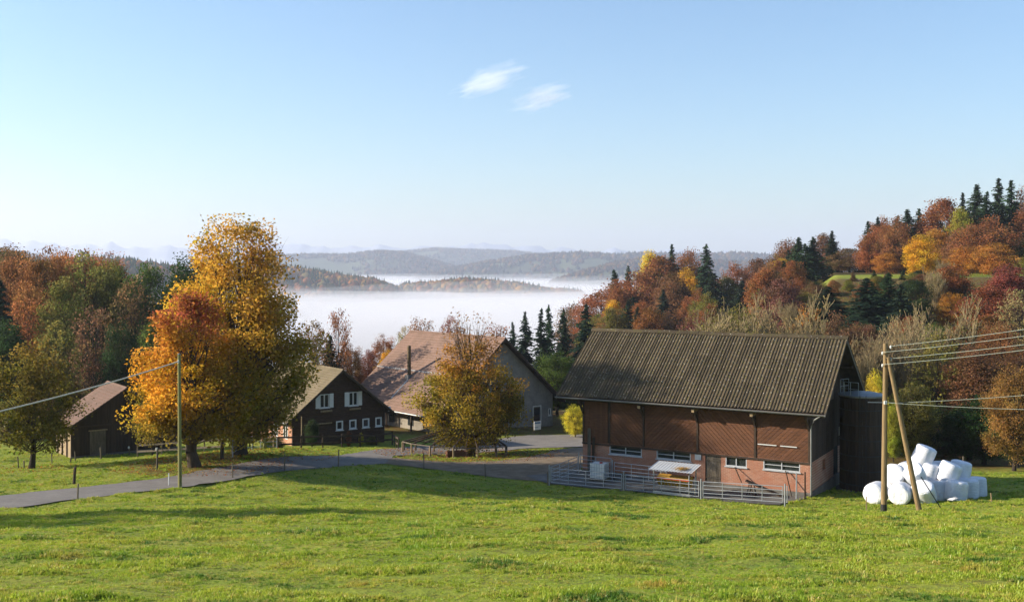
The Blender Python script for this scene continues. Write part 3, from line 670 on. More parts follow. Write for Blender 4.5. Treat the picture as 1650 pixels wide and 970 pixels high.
# ------------------------------------------------------------------ right-hand hillside, back to front
G_H = 'trees of the hillside wood on the right'
for a in [
 ('con2',1083,393,300,28,'conifer','slim dark spruce on the skyline above the barn ridge'),
 ('con1',1138,394,288,44,'conifer','broad dark spruce with pointed top above the middle of the barn ridge'),
 ('far0',1068,414,300,96,'rust','big rust-red beech between the two skyline spruces'),
 ('far2',1026,436,292,100,'rust','wide rust-red beech sloping down towards the fog'),
 ('far4',968,468,300,90,'rust','rust-red beech lowest on the wooded spur by the fog'),
 ('far1',925,492,312,60,'brown','brown beech at the tip of the spur above the fog'),
 ('far3',1046,408,306,44,'yellow','pale yellow treetop left of the slim skyline spruce'),
 ('far4',1108,432,280,40,'gold','small golden tree in front of the broad skyline spruce'),
 ('far1',1112,405,304,56,'rust','russet treetop right behind the slim skyline spruce'),
 ('con0',990,434,300,34,'conifer','dark spruce left of the wide rust-red beech'),
 ('con0',1012,428,305,26,'conifer','slender spruce standing out of the spur woods'),
 ('far3',988,486,262,36,'gold','small golden tree low on the spur'),
 ('far1',984,502,255,46,'rust','rusty low tree beneath the small golden one on the spur'),
 ('con3',1020,478,250,54,'conifer_d','dark bushy spruce above the left half of the barn ridge'),
 ('con1',1102,458,262,52,'conifer_d','dark spruce beneath the small golden hillside tree'),
 ('con3',1150,440,270,46,'conifer_d','dark spruce half hidden beneath the broad skyline spruce'),
 ('far2',1188,424,310,66,'rust','low rust-brown treetop right of the broad skyline spruce'),
 ('far0',1226,418,320,70,'brown','long brown treetop left of the spruce clump'),
 ('far4',1236,436,275,60,'mauve','mauve-brown tree left of the golden one by the spruce clump'),
 ('con1',1196,452,262,44,'conifer_d','dark spruce in the hollow left of the spruce clump'),
 ('far3',1259,420,250,44,'gold','golden tree touching the left side of the spruce clump'),
 ('con1',1287,383,246,46,'conifer','left spruce of the tall dark clump of three'),
 ('con0',1298,392,242,38,'conifer','shorter middle spruce of the tall dark clump of three'),
 ('con1',1310,382,247,44,'conifer','right spruce of the tall dark clump of three'),
 ('far1',1343,406,285,44,'mauve','brown treetop just right of the spruce clump'),
 ('far0',1368,401,276,66,'brown','brown beech at the left end of the bright meadow'),
 ('far3',1402,378,262,46,'rust','rust-red beech at the meadow edge, first of the high wood'),
 ('far1',1426,362,268,54,'rust','taller rust-red beech behind the meadow edge'),
 ('far4',1428,408,250,44,'orange','orange tree glowing at the far side of the meadow'),
 ('con1',1462,338,262,50,'conifer','tall dark spruce left of the great rust-red beech'),
 ('con0',1446,347,268,36,'conifer','second dark spruce left of the great rust-red beech'),
 ('con2',1480,336,272,34,'conifer','third dark spruce close against the great rust-red beech'),
 ('far0',1516,322,262,92,'rust','great rust-red beech at the top of the hillside'),
 ('far3',1506,372,248,58,'orange','orange lower crown in front of the great rust-red beech'),
 ('far1',1484,380,205,52,'gold','bright golden tree standing alone in front of the meadow'),
 ('con2',1551,310,262,26,'conifer_d','small pointed spruce top right of the great beech'),
 ('far3',1546,338,252,40,'ygreen','yellow-green slim tree right of the great beech'),
 ('con1',1574,298,256,56,'conifer','broad tall spruce on the hilltop'),
 ('con0',1590,308,250,40,'conifer','spruce leaning against the broad hilltop spruce'),
 ('con2',1608,287,262,42,'conifer','tallest pointed spruce on the hilltop'),
 ('con2',1630,290,258,40,'conifer','rightmost pointed spruce on the hilltop'),
 ('con3',1615,330,240,60,'conifer_d','dark spruce beneath the hilltop spruces at the right edge'),
 ('far2',1648,304,262,50,'rust','russet treetop cut by the right edge of the picture'),
 ('far2',1588,350,228,100,'rust','wide russet tree below the hilltop spruces'),
 ('far4',1602,392,215,70,'orange','orange-olive tree in front of the wide russet one'),
 ('far1',1556,398,222,52,'orange','orange tree right of the golden one in front of the meadow'),
 ('far3',1640,385,230,60,'olive','olive tree at the right edge below the hilltop'),
]: plant(*a, group=G_H)
G_L = 'trees on the lower slope behind the barn'
for a in [
 ('con3',1335,462,165,70,'conifer_d','dark conifer right of the barn ridge end, below the spruce clump'),
 ('con3',1396,448,158,76,'conifer_d','dark conifer in front of the meadow bank, left one'),
 ('con1',1432,440,160,56,'conifer','dark conifer in front of the meadow bank, tallest'),
 ('con3',1452,458,150,60,'conifer_d','dark conifer in front of the meadow bank, right one'),
 ('far0',1262,450,170,74,'mauve','reddish bush-like tree below the spruce clump'),
 ('far2',1350,505,135,90,'brown','brown tree low in the shadow right of the barn ridge'),
 ('con1',1562,470,165,48,'conifer_d','small dark conifer below the golden tree'),
 ('mid0',1592,462,150,96,'red','red maple-like tree on the slope at the right'),
 ('mid1',1626,428,160,70,'crimson','crimson tree near the right edge below the meadow'),
 ('mid2',1532,472,158,52,'orange','small orange tree left of the red one on the slope'),
 ('mid0',1552,520,132,70,'rust','rust tree beneath the red one on the slope'),
 ('mid2',1612,520,128,90,'rust','low rust and olive tree beneath the crimson one'),
 ('thin1',1640,470,140,70,'tan','thin tan tree at the right edge of the slope'),
 ('bare0',1160,468,104,120,'olive','pale bare willow rising behind the barn ridge, left one'),
 ('bare1',1232,474,106,130,'tan','pale bare willow rising behind the barn ridge, middle one'),
 ('bare2',1288,462,108,84,'tan','slim bare tree behind the barn ridge, right one'),
 ('thin0',1302,480,120,44,'orange','thin tree with orange leaves behind the right end of the barn ridge'),
 ('mid2',1120,504,118,84,'mauve','reddish bush behind the left half of the barn ridge'),
 ('mid1',1190,500,116,90,'olive','olive-gold shrub behind the middle of the barn ridge'),
 ('bare0',1428,508,106,100,'tan','pale bare willow left above the utility poles'),
 ('bare1',1482,492,112,110,'tan','wide bare willow behind the tops of the utility poles'),
 ('bare2',1536,470,118,80,'olive','tall bare tree right of the utility pole tops'),
 ('thin1',1510,540,100,90,'olive','thin olive-leaved tree behind the overhead wires'),
 ('bare0',1390,540,100,60,'tan','small bare tree just right of the barn gable'),
 ('mid1',1560,560,98,90,'brown','brown-olive tree right of the bare willows'),
 ('mid0',1470,620,92,80,'olive','olive bush right of the leaning pole'),
 ('mid2',1410,596,92,44,'yellow','yellow bush peeping out right of the barn gable'),
 ('mid1',1440,652,90,26,'ygreen','yellow-green bush between silo and leaning pole'),
 ('mid2',1634,588,84,104,(0.30,0.155,0.05),'low orange-topped tree cut by the right edge'),
 ('mid0',1585,640,92,120,'dgreen','dark green tree in the shade behind the bales'),
 ('mid2',1520,655,94,110,'dgreen','dark green thicket tree directly behind the bale stack'),
 ('mid1',1640,640,88,80,'dgreen','dark green tree at the right edge behind the bales'),
 ('mid1',1462,662,98,80,'dgreen','dark green bush behind the foot of the leaning pole'),
 ('mid0',1500,560,112,100,'olive','olive tree between bare willow and thicket'),
 ('mid2',1600,580,112,110,'brown','brown-olive tree above the dark thicket at the right'),
 ('mid2',898,568,128,84,'green','round green bush between farmhouse gable and barn roof'),
 ('mid0',940,600,118,70,'dgreen','dark green bush hidden behind the left roof edge of the barn'),
 ('con1',846,503,172,40,'conifer_d','dark spruce just right of the farmhouse ridge end'),
 ('con0',872,496,166,36,'conifer_d','dark spruce behind the farmhouse gable, second from its ridge'),
 ('con1',884,492,176,38,'conifer','dark spruce behind the farmhouse gable, third from its ridge'),
 ('con1',908,500,165,46,'conifer_d','dark spruce behind the farmhouse gable, fourth from its ridge'),
 ('con3',944,490,178,56,'conifer_d','bushy dark spruce left of the barn ridge end'),
 ('con0',826,518,182,26,'conifer','small spruce showing over the farmhouse ridge end'),
]: plant(*a, group=G_L)
G_B = 'trees behind the farmhouse'
for a in [
 ('thin0',678,503,138,46,'rust','thin russet tree over the left end of the farmhouse ridge'),
 ('thin1',728,512,140,56,'mauve','thin reddish tree behind the middle of the farmhouse ridge'),
 ('thin0',800,514,142,50,'rust','thin russet tree over the right end of the farmhouse ridge'),
 ('thin1',652,528,136,34,'tan','faint bare tree left of the farmhouse ridge end'),
 ('mid2',618,540,132,50,'rust','russet tree left of the farmhouse roof'),
 ('mid1',624,566,126,32,'gold','small golden tree against the farmhouse roof edge'),
 ('mid0',594,566,128,40,'mauve','pinkish red tree between the two house roofs'),
 ('mid2',566,556,124,48,'brown','dark brown tree behind the ridge of the small house'),
 ('con3',532,540,118,44,'conifer_d','dark fir behind the small house roof'),
 ('thin0',545,488,120,44,'rust','tall thin larch-like tree with few russet leaves by the fog'),
 ('thin1',506,520,116,60,'brown','thin dark tree right of the tall golden tree'),
]: plant(*a, group=G_B)
G_W = 'trees of the wood on the left'
for a in [
 ('mid2',72,401,134,112,'rust','big russet tree on the skyline of the left wood'),
 ('mid0',18,420,140,86,'rust','russet tree at the left edge of the left wood'),
 ('thin1',136,410,138,100,'olive','thin olive tree right of the big russet one'),
 ('mid1',172,424,142,80,'olive','olive-brown tree in the middle of the left wood'),
 ('mid0',236,430,138,96,'green','green rounded tree at the right end of the left wood'),
 ('thin1',212,455,130,80,'brown','brown tree under the green rounded one'),
 ('con3',2,452,122,60,'conifer_d','dark conifer at the left edge of the left wood'),
 ('thin0',40,470,126,80,'rust','brown lower tree beneath the russet skyline tree'),
 ('mid0',104,452,124,86,'olive','olive tree in front of the left wood'),
 ('thin0',150,482,118,70,'brown','dark brown tree behind the shed roof'),
 ('mid2',196,520,112,70,'dgreen','dark green tree right behind the shed ridge'),
 ('mid0',250,520,116,70,'green','dark tree between shed and orange cherry'),
 ('thin1',90,520,108,80,'olive','thin olive tree left of the shed roof'),
 ('mid1',14,520,112,70,'dgreen','dark green tree low at the left edge'),
]: plant(*a, group=G_W)
# trees that close the woods
ORD = ['first','second','third','fourth','fifth','sixth','seventh','eighth','ninth','tenth','eleventh','twelfth','thirteenth','fourteenth','fifteenth','sixteenth','seventeenth','eighteenth','nineteenth','twentieth',
       'twenty-first','twenty-second','twenty-third','twenty-fourth','twenty-fifth','twenty-sixth','twenty-seventh','twenty-eighth','twenty-ninth','thirtieth']
CW = {'rust': 'rust-red', 'brown': 'brown', 'orange': 'orange', 'olive': 'olive', 'conifer_d': 'dark', 'dgreen': 'dark green', 'green': 'green', 'tan': 'pale tan'}
def fill(items, phrase, group, name=None, cat='tree'):
    """items: (proto, px, Y, height, width, colour); each gets its place, counted from the left among those of its colour."""
    seen = {}
    for proto, px, Y, ht, w, c in sorted(items, key=lambda i: i[1]):
        kind = {'con': 'conifer', 'bar': 'bare tree'}.get(proto[:3], 'bush' if cat == 'bush' else 'broadleaf tree'); k = (c, kind); seen[k] = seen.get(k, -1) + 1
        x = (px - CXP) / FPX * Y; zb = h1(x, Y)
        plant(proto, px, HOR - (zb + ht) * FPX / Y, Y, w / Y * FPX, c, '%s %s %s from the left %s' % (ORD[seen[k]], CW[c], kind, phrase), group, name=name, cat=cat)
it = []
for k in range(72):
    Y = random.uniform(205, 320); px = random.uniform(930, 1345) if k < 52 else random.uniform(1390, 1760)
    if px > 1346: Y = random.uniform(238, 300)
    ht = random.uniform(11, 16) if Y > 250 else random.uniform(8, 12)
    it.append(('far%d' % (k % 5) if k % 3 else 'con%d' % (k % 4), px, Y, ht, ht * (.62 if k % 3 else .36), random.choice(['rust', 'brown', 'brown', 'olive', 'rust']) if k % 3 else 'conifer_d'))
fill(it, 'filling the wood on the right hillside', 'mixed trees filling the right hillside')
it = []
for k in range(30):
    Y = random.uniform(112, 150); px = random.uniform(1000, 1740); ht = random.uniform(5, 8)
    it.append((['mid0', 'mid1', 'mid2', 'bare1'][k % 4], px, Y, ht, ht * .85, random.choice(['olive', 'brown', 'dgreen', 'green', 'rust'])))
fill(it, 'in the thicket behind the barn', 'thicket on the slope behind the barn')
it = []
for k in range(44):
    Y = random.uniform(145, 188); px = random.uniform(1180, 1745); ht = random.uniform(4.5, 7.5)
    if 1325 < px < 1500: ht = min(ht, max(1.6, -2.2 - h1((px - CXP) / FPX * Y, Y)))
    it.append((['far0', 'con3', 'far2', 'con1', 'far4', 'bare0'][k % 6], px, Y, ht, ht * (.5 if k % 2 else .95), random.choice(['olive', 'brown', 'dgreen', 'dgreen', 'rust']) if k % 2 == 0 else ('dgreen' if k % 6 != 5 else 'tan')))
for k in range(18):
    Y = random.uniform(178, 193); px = random.uniform(1300, 1520); ht = max(1.8, -2.5 + random.uniform(-.5, .3) - h1((px - CXP) / FPX * Y, Y))
    it.append((['far2', 'far0', 'con3'][k % 3], px, Y, ht, max(ht * .9, 3.2) if k % 3 < 2 else ht * .6, random.choice(['olive', 'dgreen', 'dgreen', 'brown'])))
fill(it, 'on the bank below the bright meadow', 'bushes and small trees on the meadow bank')
it = []
for k in range(22):
    Y = random.uniform(150, 200); px = random.uniform(-160, 330); ht = random.uniform(13, 18)
    it.append(('mid%d' % (k % 3), px, Y, ht, ht * .6, random.choice(['olive', 'brown', 'dgreen', 'rust'])))
fill(it, 'deep inside the left wood', 'trees deep in the left wood')
it = []
for k in range(16):
    Y = random.uniform(104, 125); px = random.uniform(-120, 300); ht = random.uniform(3, 6)
    it.append(('mid%d' % (k % 3), px, Y, ht, ht * .9, random.choice(['olive', 'dgreen', 'brown'])))
fill(it, 'at the foot of the left wood', 'undergrowth of the left wood', 'bush', 'bush')

# ------------------------------------------------------------------ building materials
def brick_mat():
    m, nt, b = new_mat('brick')
    tc = nt.nodes.new('ShaderNodeTexCoord'); mp = nt.nodes.new('ShaderNodeMapping'); mp.inputs['Rotation'].default_value = (math.radians(90), 0, 0)
    nt.links.new(tc.outputs['Object'], mp.inputs['Vector'])
    br = nt.nodes.new('ShaderNodeTexBrick'); br.inputs['Scale'].default_value = 1.0
    br.inputs['Brick Width'].default_value = 0.27; br.inputs['Row Height'].default_value = 0.085; br.inputs['Mortar Size'].default_value = 0.008
    br.inputs['Color1'].default_value = (*rgb(164,114,92), 1); br.inputs['Color2'].default_value = (*rgb(140,96,77), 1); br.inputs['Mortar'].default_value = (*rgb(168,148,128), 1)
    nt.links.new(mp.outputs[0], br.inputs['Vector'])
    c = mix_col(nt, ramp(nt, noise(nt, 0.9, 5, 0.65), 0.35, 0.75), br.outputs['Color'], rgb(150,92,66))
    nt.links.new(c, b.inputs['Base Color']); b.inputs['Roughness'].default_value = 0.9
    bp = nt.nodes.new('ShaderNodeBump'); bp.inputs['Strength'].default_value = 0.4; bp.inputs['Distance'].default_value = 0.01
    nt.links.new(br.outputs['Fac'], bp.inputs['Height']); bp.invert = True; nt.links.new(bp.outputs[0], b.inputs['Normal']); return m
M['brick'] = brick_mat()
M['board'] = simple('stained_board', rgb(112,70,44), 0.75, 0.3, 2.5, bump=0.3, c2=rgb(80,50,32), stretch=(0.5, 1, 6), objrand=0.13)
M['board_dark'] = simple('weathered_board', rgb(70,54,42), 0.9, 0.4, 2.0, bump=0.4, c2=rgb(48,38,31), stretch=(6, 6, 0.4), objrand=0.25)
M['timber'] = simple('old_timber', rgb(74,58,45), 0.9, 0.4, 2.0, bump=0.3, c2=rgb(52,41,33))
M['timber_pale'] = simple('pale_timber', rgb(160,138,104), 0.9, 0.3, 3.0, bump=0.3, c2=rgb(122,104,80), stretch=(4, 4, 0.5))
M['timber_grey'] = simple('grey_timber', rgb(120,108,92), 0.92, 0.35, 3.0, bump=0.3, c2=rgb(86,76,64), stretch=(4, 4, 0.6), objrand=0.2)
M['fibre'] = simple('fibre_cement_sheet', rgb(122,108,90), 0.9, 0.4, 1.3, bump=0.35, c2=rgb(92,84,62), objrand=0.10)
def mossy(name, c1, c2, moss, scale=1.2, objr=0.1):
    m, nt, b = new_mat(name)
    a = mix_col(nt, ramp(nt, noise(nt, scale, 5, .65), .35, .65), c1, c2)
    a = mix_col(nt, ramp(nt, noise(nt, scale * 2.3, 6, .7), .52, .74), a, moss)
    v = nt.nodes.new('ShaderNodeTexVoronoi'); v.inputs['Scale'].default_value = 4.0; tc = nt.nodes.new('ShaderNodeTexCoord'); nt.links.new(tc.outputs['Object'], v.inputs['Vector'])
    mr = ramp(nt, v.outputs['Distance'], 0.16, 0.07)
    a = mix_col(nt, mr, a, rgb(170,165,150))
    oi = nt.nodes.new('ShaderNodeObjectInfo'); hs = nt.nodes.new('ShaderNodeHueSaturation'); m2 = nt.nodes.new('ShaderNodeMapRange')
    m2.inputs['To Min'].default_value = 1 - objr; m2.inputs['To Max'].default_value = 1 + objr
    nt.links.new(oi.outputs['Random'], m2.inputs['Value']); nt.links.new(m2.outputs[0], hs.inputs['Value']); nt.links.new(a, hs.inputs['Color'])
    nt.links.new(hs.outputs[0], b.inputs['Base Color']); b.inputs['Roughness'].default_value = 0.92; b.inputs['Specular IOR Level'].default_value = 0.2
    bp = nt.nodes.new('ShaderNodeBump'); bp.inputs['Strength'].default_value = 0.3; bp.inputs['Distance'].default_value = 0.02
    nt.links.new(noise(nt, 14, 4, .6), bp.inputs['Height']); nt.links.new(bp.outputs[0], b.inputs['Normal']); return m
M['fibre'] = mossy('fibre_cement_sheet', rgb(80,69,52), rgb(64,55,42), rgb(88,84,42), objr=0.17)
def tile_mat(name, c1, c2, c3, w=0.20):
    m, nt, b = new_mat(name)
    tc = nt.nodes.new('ShaderNodeTexCoord')
    a = mix_col(nt, ramp(nt, noise(nt, 0.8, 5, .65), .35, .65), c1, c2)
    a = mix_col(nt, ramp(nt, noise(nt, 7.0, 3, .6, stretch=(1, 1, 1)), .5, .75), a, c3)
    sx = nt.nodes.new('ShaderNodeSeparateXYZ'); nt.links.new(tc.outputs['Object'], sx.inputs[0])
    md = nt.nodes.new('ShaderNodeMath'); md.operation = 'PINGPONG'; md.inputs[1].default_value = w / 2; nt.links.new(sx.outputs['Y'], md.inputs[0])
    ln = ramp(nt, md.outputs[0], 0.012, 0.0)
    a = mix_col(nt, ln, a, tuple(v * .45 for v in c2))
    nt.links.new(a, b.inputs['Base Color']); b.inputs['Roughness'].default_value = 0.88; b.inputs['Specular IOR Level'].default_value = 0.25
    bp = nt.nodes.new('ShaderNodeBump'); bp.inputs['Strength'].default_value = 0.5; bp.inputs['Distance'].default_value = 0.02
    nt.links.new(noise(nt, 6, 4, .6), bp.inputs['Height']); nt.links.new(bp.outputs[0], b.inputs['Normal']); return m
M['tile_red'] = tile_mat('red_brown_tiles', rgb(134,106,92), rgb(118,94,80), rgb(108,90,76))
M['tile_moss'] = tile_mat('mossy_tiles', rgb(118,103,82), rgb(100,88,68), rgb(106,100,62))
M['tile_shed'] = tile_mat('pinkish_shed_tiles', rgb(116,88,76), rgb(100,78,66), rgb(96,84,64))
M['stucco'] = simple('grey_stucco', rgb(150,142,130), 0.95, 0.25, 0.7, bump=0.3, c2=rgb(124,116,104))
M['plaster'] = simple('white_plaster', rgb(226,218,200), 0.9, 0.15, 0.8, bump=0.2)
M['white_paint'] = simple('white_paint', rgb(224,224,220), 0.55, 0.1, 3.0)
M['grey_paint'] = simple('light_grey_paint', rgb(182,184,186), 0.6, 0.12, 3.0)
M['galv'] = simple('galvanised_steel', rgb(164,168,172), 0.45, 0.2, 4.0, metal=0.35, spec=0.5)
M['zinc'] = simple('zinc', rgb(140,140,138), 0.45, 0.25, 3.0, metal=0.4, spec=0.5)
M['copper'] = simple('weathered_pipe', rgb(108,84,52), 0.6, 0.35, 2.0, metal=0.2, c2=rgb(80,70,48))
M['black'] = simple('dark_opening', rgb(22,20,18), 0.9, 0.2, 2.0)  # near-black colour standing in for unlit depth behind openings
M['dark_metal'] = simple('dark_metal', rgb(48,46,46), 0.5, 0.3, 3.0)
def glass():
    m, nt, b = new_mat('window_glass'); b.inputs['Base Color'].default_value = (*rgb(40,44,46), 1); b.inputs['Roughness'].default_value = 0.08
    b.inputs['Specular IOR Level'].default_value = 0.6; return m
M['glass'] = glass()
M['straw'] = simple('straw', rgb(196,150,60), 0.9, 0.3, 8.0, bump=0.5)
M['red_paint'] = simple('red_paint', rgb(190,66,40), 0.5, 0.2, 3.0)
M['leaflitter'] = simple('leaf_litter', rgb(122,74,40), 0.95, 0.4, 5.0)

def wall_holes(mb, axis, c0, c1, a0, a1, z0, z1, holes):
    """Wall slab between c0 and c1 (thickness) over a0..a1, z0..z1 with rectangular openings (a0,a1,z0,z1)."""
    A = sorted({a0, a1, *[h[0] for h in holes], *[h[1] for h in holes]}); Z = sorted({z0, z1, *[h[2] for h in holes], *[h[3] for h in holes]})
    for i in range(len(A) - 1):
        for j in range(len(Z) - 1):
            am, zm = (A[i] + A[i+1]) / 2, (Z[j] + Z[j+1]) / 2
            if any(h[0] < am < h[1] and h[2] < zm < h[3] for h in holes): continue
            if axis == 'x': mb.box(A[i], A[i+1], c0, c1, Z[j], Z[j+1])
            else: mb.box(c0, c1, A[i], A[i+1], Z[j], Z[j+1])
    return mb
def window(parent, x0, x1, z0, z1, y=0.0, mull=1, bars=0, frame='grey_paint', fw=0.06, sill=True, depth=0.09, pane_top=None, label=None):
    """Window in a wall whose outer face is y: frame, panes and sill as pieces; openings are real."""
    w = MB()
    w.box(x0, x0 + fw, y - 0.02, y + 0.10, z0, z1).box(x1 - fw, x1, y - 0.02, y + 0.10, z0, z1)
    w.box(x0 + fw, x1 - fw, y - 0.02, y + 0.10, z0, z0 + fw).box(x0 + fw, x1 - fw, y - 0.02, y + 0.10, z1 - fw, z1)
    for k in range(mull):
        xm = x0 + (x1 - x0) * (k + 1) / (mull + 1); w.box(xm - fw * .5, xm + fw * .5, y - 0.012, y + 0.09, z0 + fw, z1 - fw)
    for k in range(bars):
        zm = z0 + (z1 - z0) * (k + 1) / (bars + 1); w.box(x0 + fw, x1 - fw, y + 0.0, y + 0.075, zm - .018, zm + .018)
    f = w.build('window', M[frame], parent)
    edges = [x0 + fw] + [x0 + (x1 - x0) * (k + 1) / (mull + 1) for k in range(mull)] + [x1 - fw]
    for a, b in zip(edges[:-1], edges[1:]):
        MB().box(a + .012, b - .012, y + depth, y + depth + 0.01, z0 + fw * .9, z1 - fw * .9).build('pane', M['glass'], f)
    if sill: MB().box(x0 - 0.06, x1 + 0.06, y - 0.10, y + 0.02, z0 - 0.06, z0 - .002).build('sill', M[frame], f)
    return f
def clip_poly(poly, x0, x1, z0, z1):
    def cut(pl, f, inter):
        out = []
        for i in range(len(pl)):
            a, b = pl[i], pl[(i + 1) % len(pl)]
            if f(a): out.append(a)
            if f(a) != f(b): out.append(inter(a, b))
        return out
    def ix(v): return lambda a, b: (v, a[1] + (b[1] - a[1]) * (v - a[0]) / (b[0] - a[0]))
    def iz(v): return lambda a, b: (a[0] + (b[0] - a[0]) * (v - a[1]) / (b[1] - a[1]), v)
    for f, g in ((lambda p: p[0] >= x0, ix(x0)), (lambda p: p[0] <= x1, ix(x1)), (lambda p: p[1] >= z0, iz(z0)), (lambda p: p[1] <= z1, iz(z1))):
        poly = cut(poly, f, g)
        if len(poly) < 3: return []
    return poly

# ------------------------------------------------------------------ big barn
def barn():
    B = empty('barn', (4.96, 73.9, -14.48), math.radians(-30), 'large dark timber barn on a brick base with long corrugated roof', 'barn')
    L, D, ZB = 15.8, 9.9, 2.28
    tanp = (9.74 - 5.45) / 5.95; roofz = lambda y: 5.45 + (min(y, 9.9 - y) + 1.0) * tanp
    # plinth and brick storey
    p = MB(); p.box(-.06, L + .06, -.06, .2, -1.2, .34); p.box(L - .14, L + .06, .2, D + .06, -1.2, .34); p.box(-.06, .14, .2, D + .06, -1.2, .34); p.box(.14, L - .14, D - .14, D + .06, -1.2, .34)
    p.build('plinth', M['concrete'], B)
    wins = [(2.05, 4.45, 1.58, 2.2), (5.53, 7.95, 1.58, 2.2), (10.34, 11.75, 1.54, 2.2), (12.84, 15.18, 1.56, 2.2)]
    holes = wins + [(8.95, 10.03, .34, 2.2)]
    fr = wall_holes(MB(), 'x', 0, .24, 0, L, .34, ZB, holes); fr.build('wall', M['brick'], B)
    sd = wall_holes(MB(), 'y', L - .24, L, .24, D, .34, ZB, [(3.2, 4.0, 1.2, 1.9), (6.2, 7.5, .34, ZB)]); sd.build('wall', M['brick'], B)
    MB().box(0, .24, .24, D, .34, ZB).box(.24, L - .24, D - .24, D, .34, ZB).build('wall', M['brick'], B)
    for k, (a, b, c, d) in enumerate(wins): window(B, a, b, c, d, y=0.02, mull=1, bars=0 if k == 2 else 1, depth=.07)
    # stable door of planks
    dr = MB().box(8.97, 10.01, .10, .14, .36, 2.19).build('door', M['timber'], B)
    for k in range(6): MB().box(8.98 + k * .171, 8.98 + k * .171 + .163, .06, .098, .38, 2.17).build('plank', M['timber_grey'], dr)
    MB().box(9.02, 9.97, .035, .058, .62, .72).box(9.02, 9.97, .035, .058, 1.75, 1.85).build('ledge', M['timber_grey'], dr)
    # upper storey: backing wall and diagonal boards
    MB().box(0, L, .03, .15, ZB + .002, roofz(0) - .16).build('backing_wall', M['board_dark'], B)
    panels = [(.12, 2.02, 0), (2.12, 4.52, -1), (4.66, 8.34, 1), (8.46, 12.22, -1), (12.36, L - .12, 1)]
    for (a, b, sg) in panels:
        z0, z1 = ZB - .02, 6.0
        if sg == 0:
            for k in range(int((b - a) / .2)): MB().box(a + k * .2, a + k * .2 + .19, random.uniform(-.012, -.002), .028, z0, z1).build('board', M['board'], B)
            continue
        wd = .215; n = int((b - a + (z1 - z0)) / (wd * 1.414)) + 2
        for k in range(-1, n):
            s = k * wd * 1.414; g = .012
            if sg > 0: poly = [(a - (z1 - z0) + s + g, z0), (a - (z1 - z0) + s + wd * 1.414 - g, z0), (a + s + wd * 1.414 - g, z1), (a + s + g, z1)]
            else: poly = [(a + s + g, z0), (a + s + wd * 1.414 - g, z0), (a - (z1 - z0) + s + wd * 1.414 - g, z1), (a - (z1 - z0) + s + g, z1)]
            pl = clip_poly(poly, a, b, z0, z1)
            if len(pl) >= 3: MB().prism(pl, 'y', random.uniform(-.016, .0), .028).build('board', M['board'], B)
    for x in (.0, 2.02, 4.53, 8.35, 12.24, L - .12): MB().box(x, x + (.12 if x not in (2.02,) else .1), -.05, .029, ZB - .02, 5.98).build('post', M['timber'], B)
    MB().box(-.02, L + .02, -.075, -.052, ZB - .16, ZB - .03).build('rail', M['timber'], B)
    for a, b in ((12.5, 13.7), (13.95, 15.0)): MB().box(a, b, -.10, -.055, 3.12, 3.17).build('door_bar', M['white_paint'], B)
    MB().box(8.25, 8.68, -.05, -.003, 1.75, 2.2).build('notice_board', M['grey_paint'], B)
    # gables of upright boards
    for xg, sgn in ((L, 1), (0, -1)):
        x_in, x_out = (xg - .10, xg) if sgn > 0 else (xg, xg + .10)
        MB().prism([(.16, ZB), (D - .1, ZB), (D - .1, roofz(D - .1) - .2), (D / 2, roofz(D / 2) - .2), (.16, roofz(.16) - .2)], 'x', x_in, x_out).build('gable_wall', M['board_dark'], B)
        n = 40 if sgn > 0 else 20
        for k in range(n):
            y0, y1 = .02 + k * D / n, .02 + (k + 1) * D / n - .015
            zt0, zt1 = roofz(y0) - .22, roofz(y1) - .22
            o = random.uniform(.022, .04)
            if sgn > 0 and 6.2 <= (y0 + y1) / 2 <= 7.5:
                MB().prism([(y0, 3.2), (y1, 3.2), (y1, zt1), (y0, zt0)], 'x', xg + .003, xg + o).build('board', M['board_dark'], B)
            else: MB().prism([(y0, ZB + .02 - (.1 if sgn > 0 else 0)), (y1, ZB + .02 - (.1 if sgn > 0 else 0)), (y1, zt1), (y0, zt0)], 'x', xg + .003 if sgn > 0 else -o, xg + o if sgn > 0 else -.003).build('board', M['board_dark'], B)
    sdoor = MB().box(L - .06, L - .01, 6.25, 7.45, .36, 3.15).build('doorway_shade', M['black'], B)  # near-black sheet in the doorway, the unlit interior put into its colour
    MB().box(L + .05, L + .08, 7.55, 8.2, 2.9, 3.5).build('wall_panel', M['plaster'], B)
    # roof: deck, corrugated sheets in three overlapping rows a side, ridge caps
    x0, x1 = -1.6, L + 1.18; ncol = 17; cw = (x1 - x0) / ncol; sl = math.hypot(5.95, 4.29); ang = math.atan2(4.29, 5.95)
    def sheet(nw=5, length=sl / 3 + .18):
        n = nw * 8; v, f = [], []
        for j in range(3):
            for i in range(n + 1):
                ph = i / n * nw * 2 * math.pi
                v.append((i / n * (cw + .05), j / 2 * length, .026 * math.cos(ph) ))
        w = n + 1
        for j in range(2):
            for i in range(n): f.append((j*w+i, j*w+i+1, (j+1)*w+i+1, (j+1)*w+i))
        me = mesh_np('roof_sheet', v, f, smooth=True); me.materials.append(M['fibre']); return me
    sm = sheet()
    for side in (0, 1):
        for r_ in range(3):
            for c in range(ncol):
                s0 = r_ * sl / 3 - (.10 if r_ else .0); lift = .05 + (.0 if r_ == 0 else .012 * (r_)) + random.uniform(0, .006)
                y = -1.02 + s0 * math.cos(ang) ; z = 5.47 + s0 * math.sin(ang) + lift
                o = link('roof_sheet', sm, B)
                if side == 0: o.location = (x0 + c * cw, y, z); o.rotation_euler = (ang + random.uniform(-.004, .004), 0, random.uniform(-.003, .003))
                else: o.location = (x0 + (c + 1) * cw, D - y, z); o.rotation_euler = (ang, 0, math.pi)
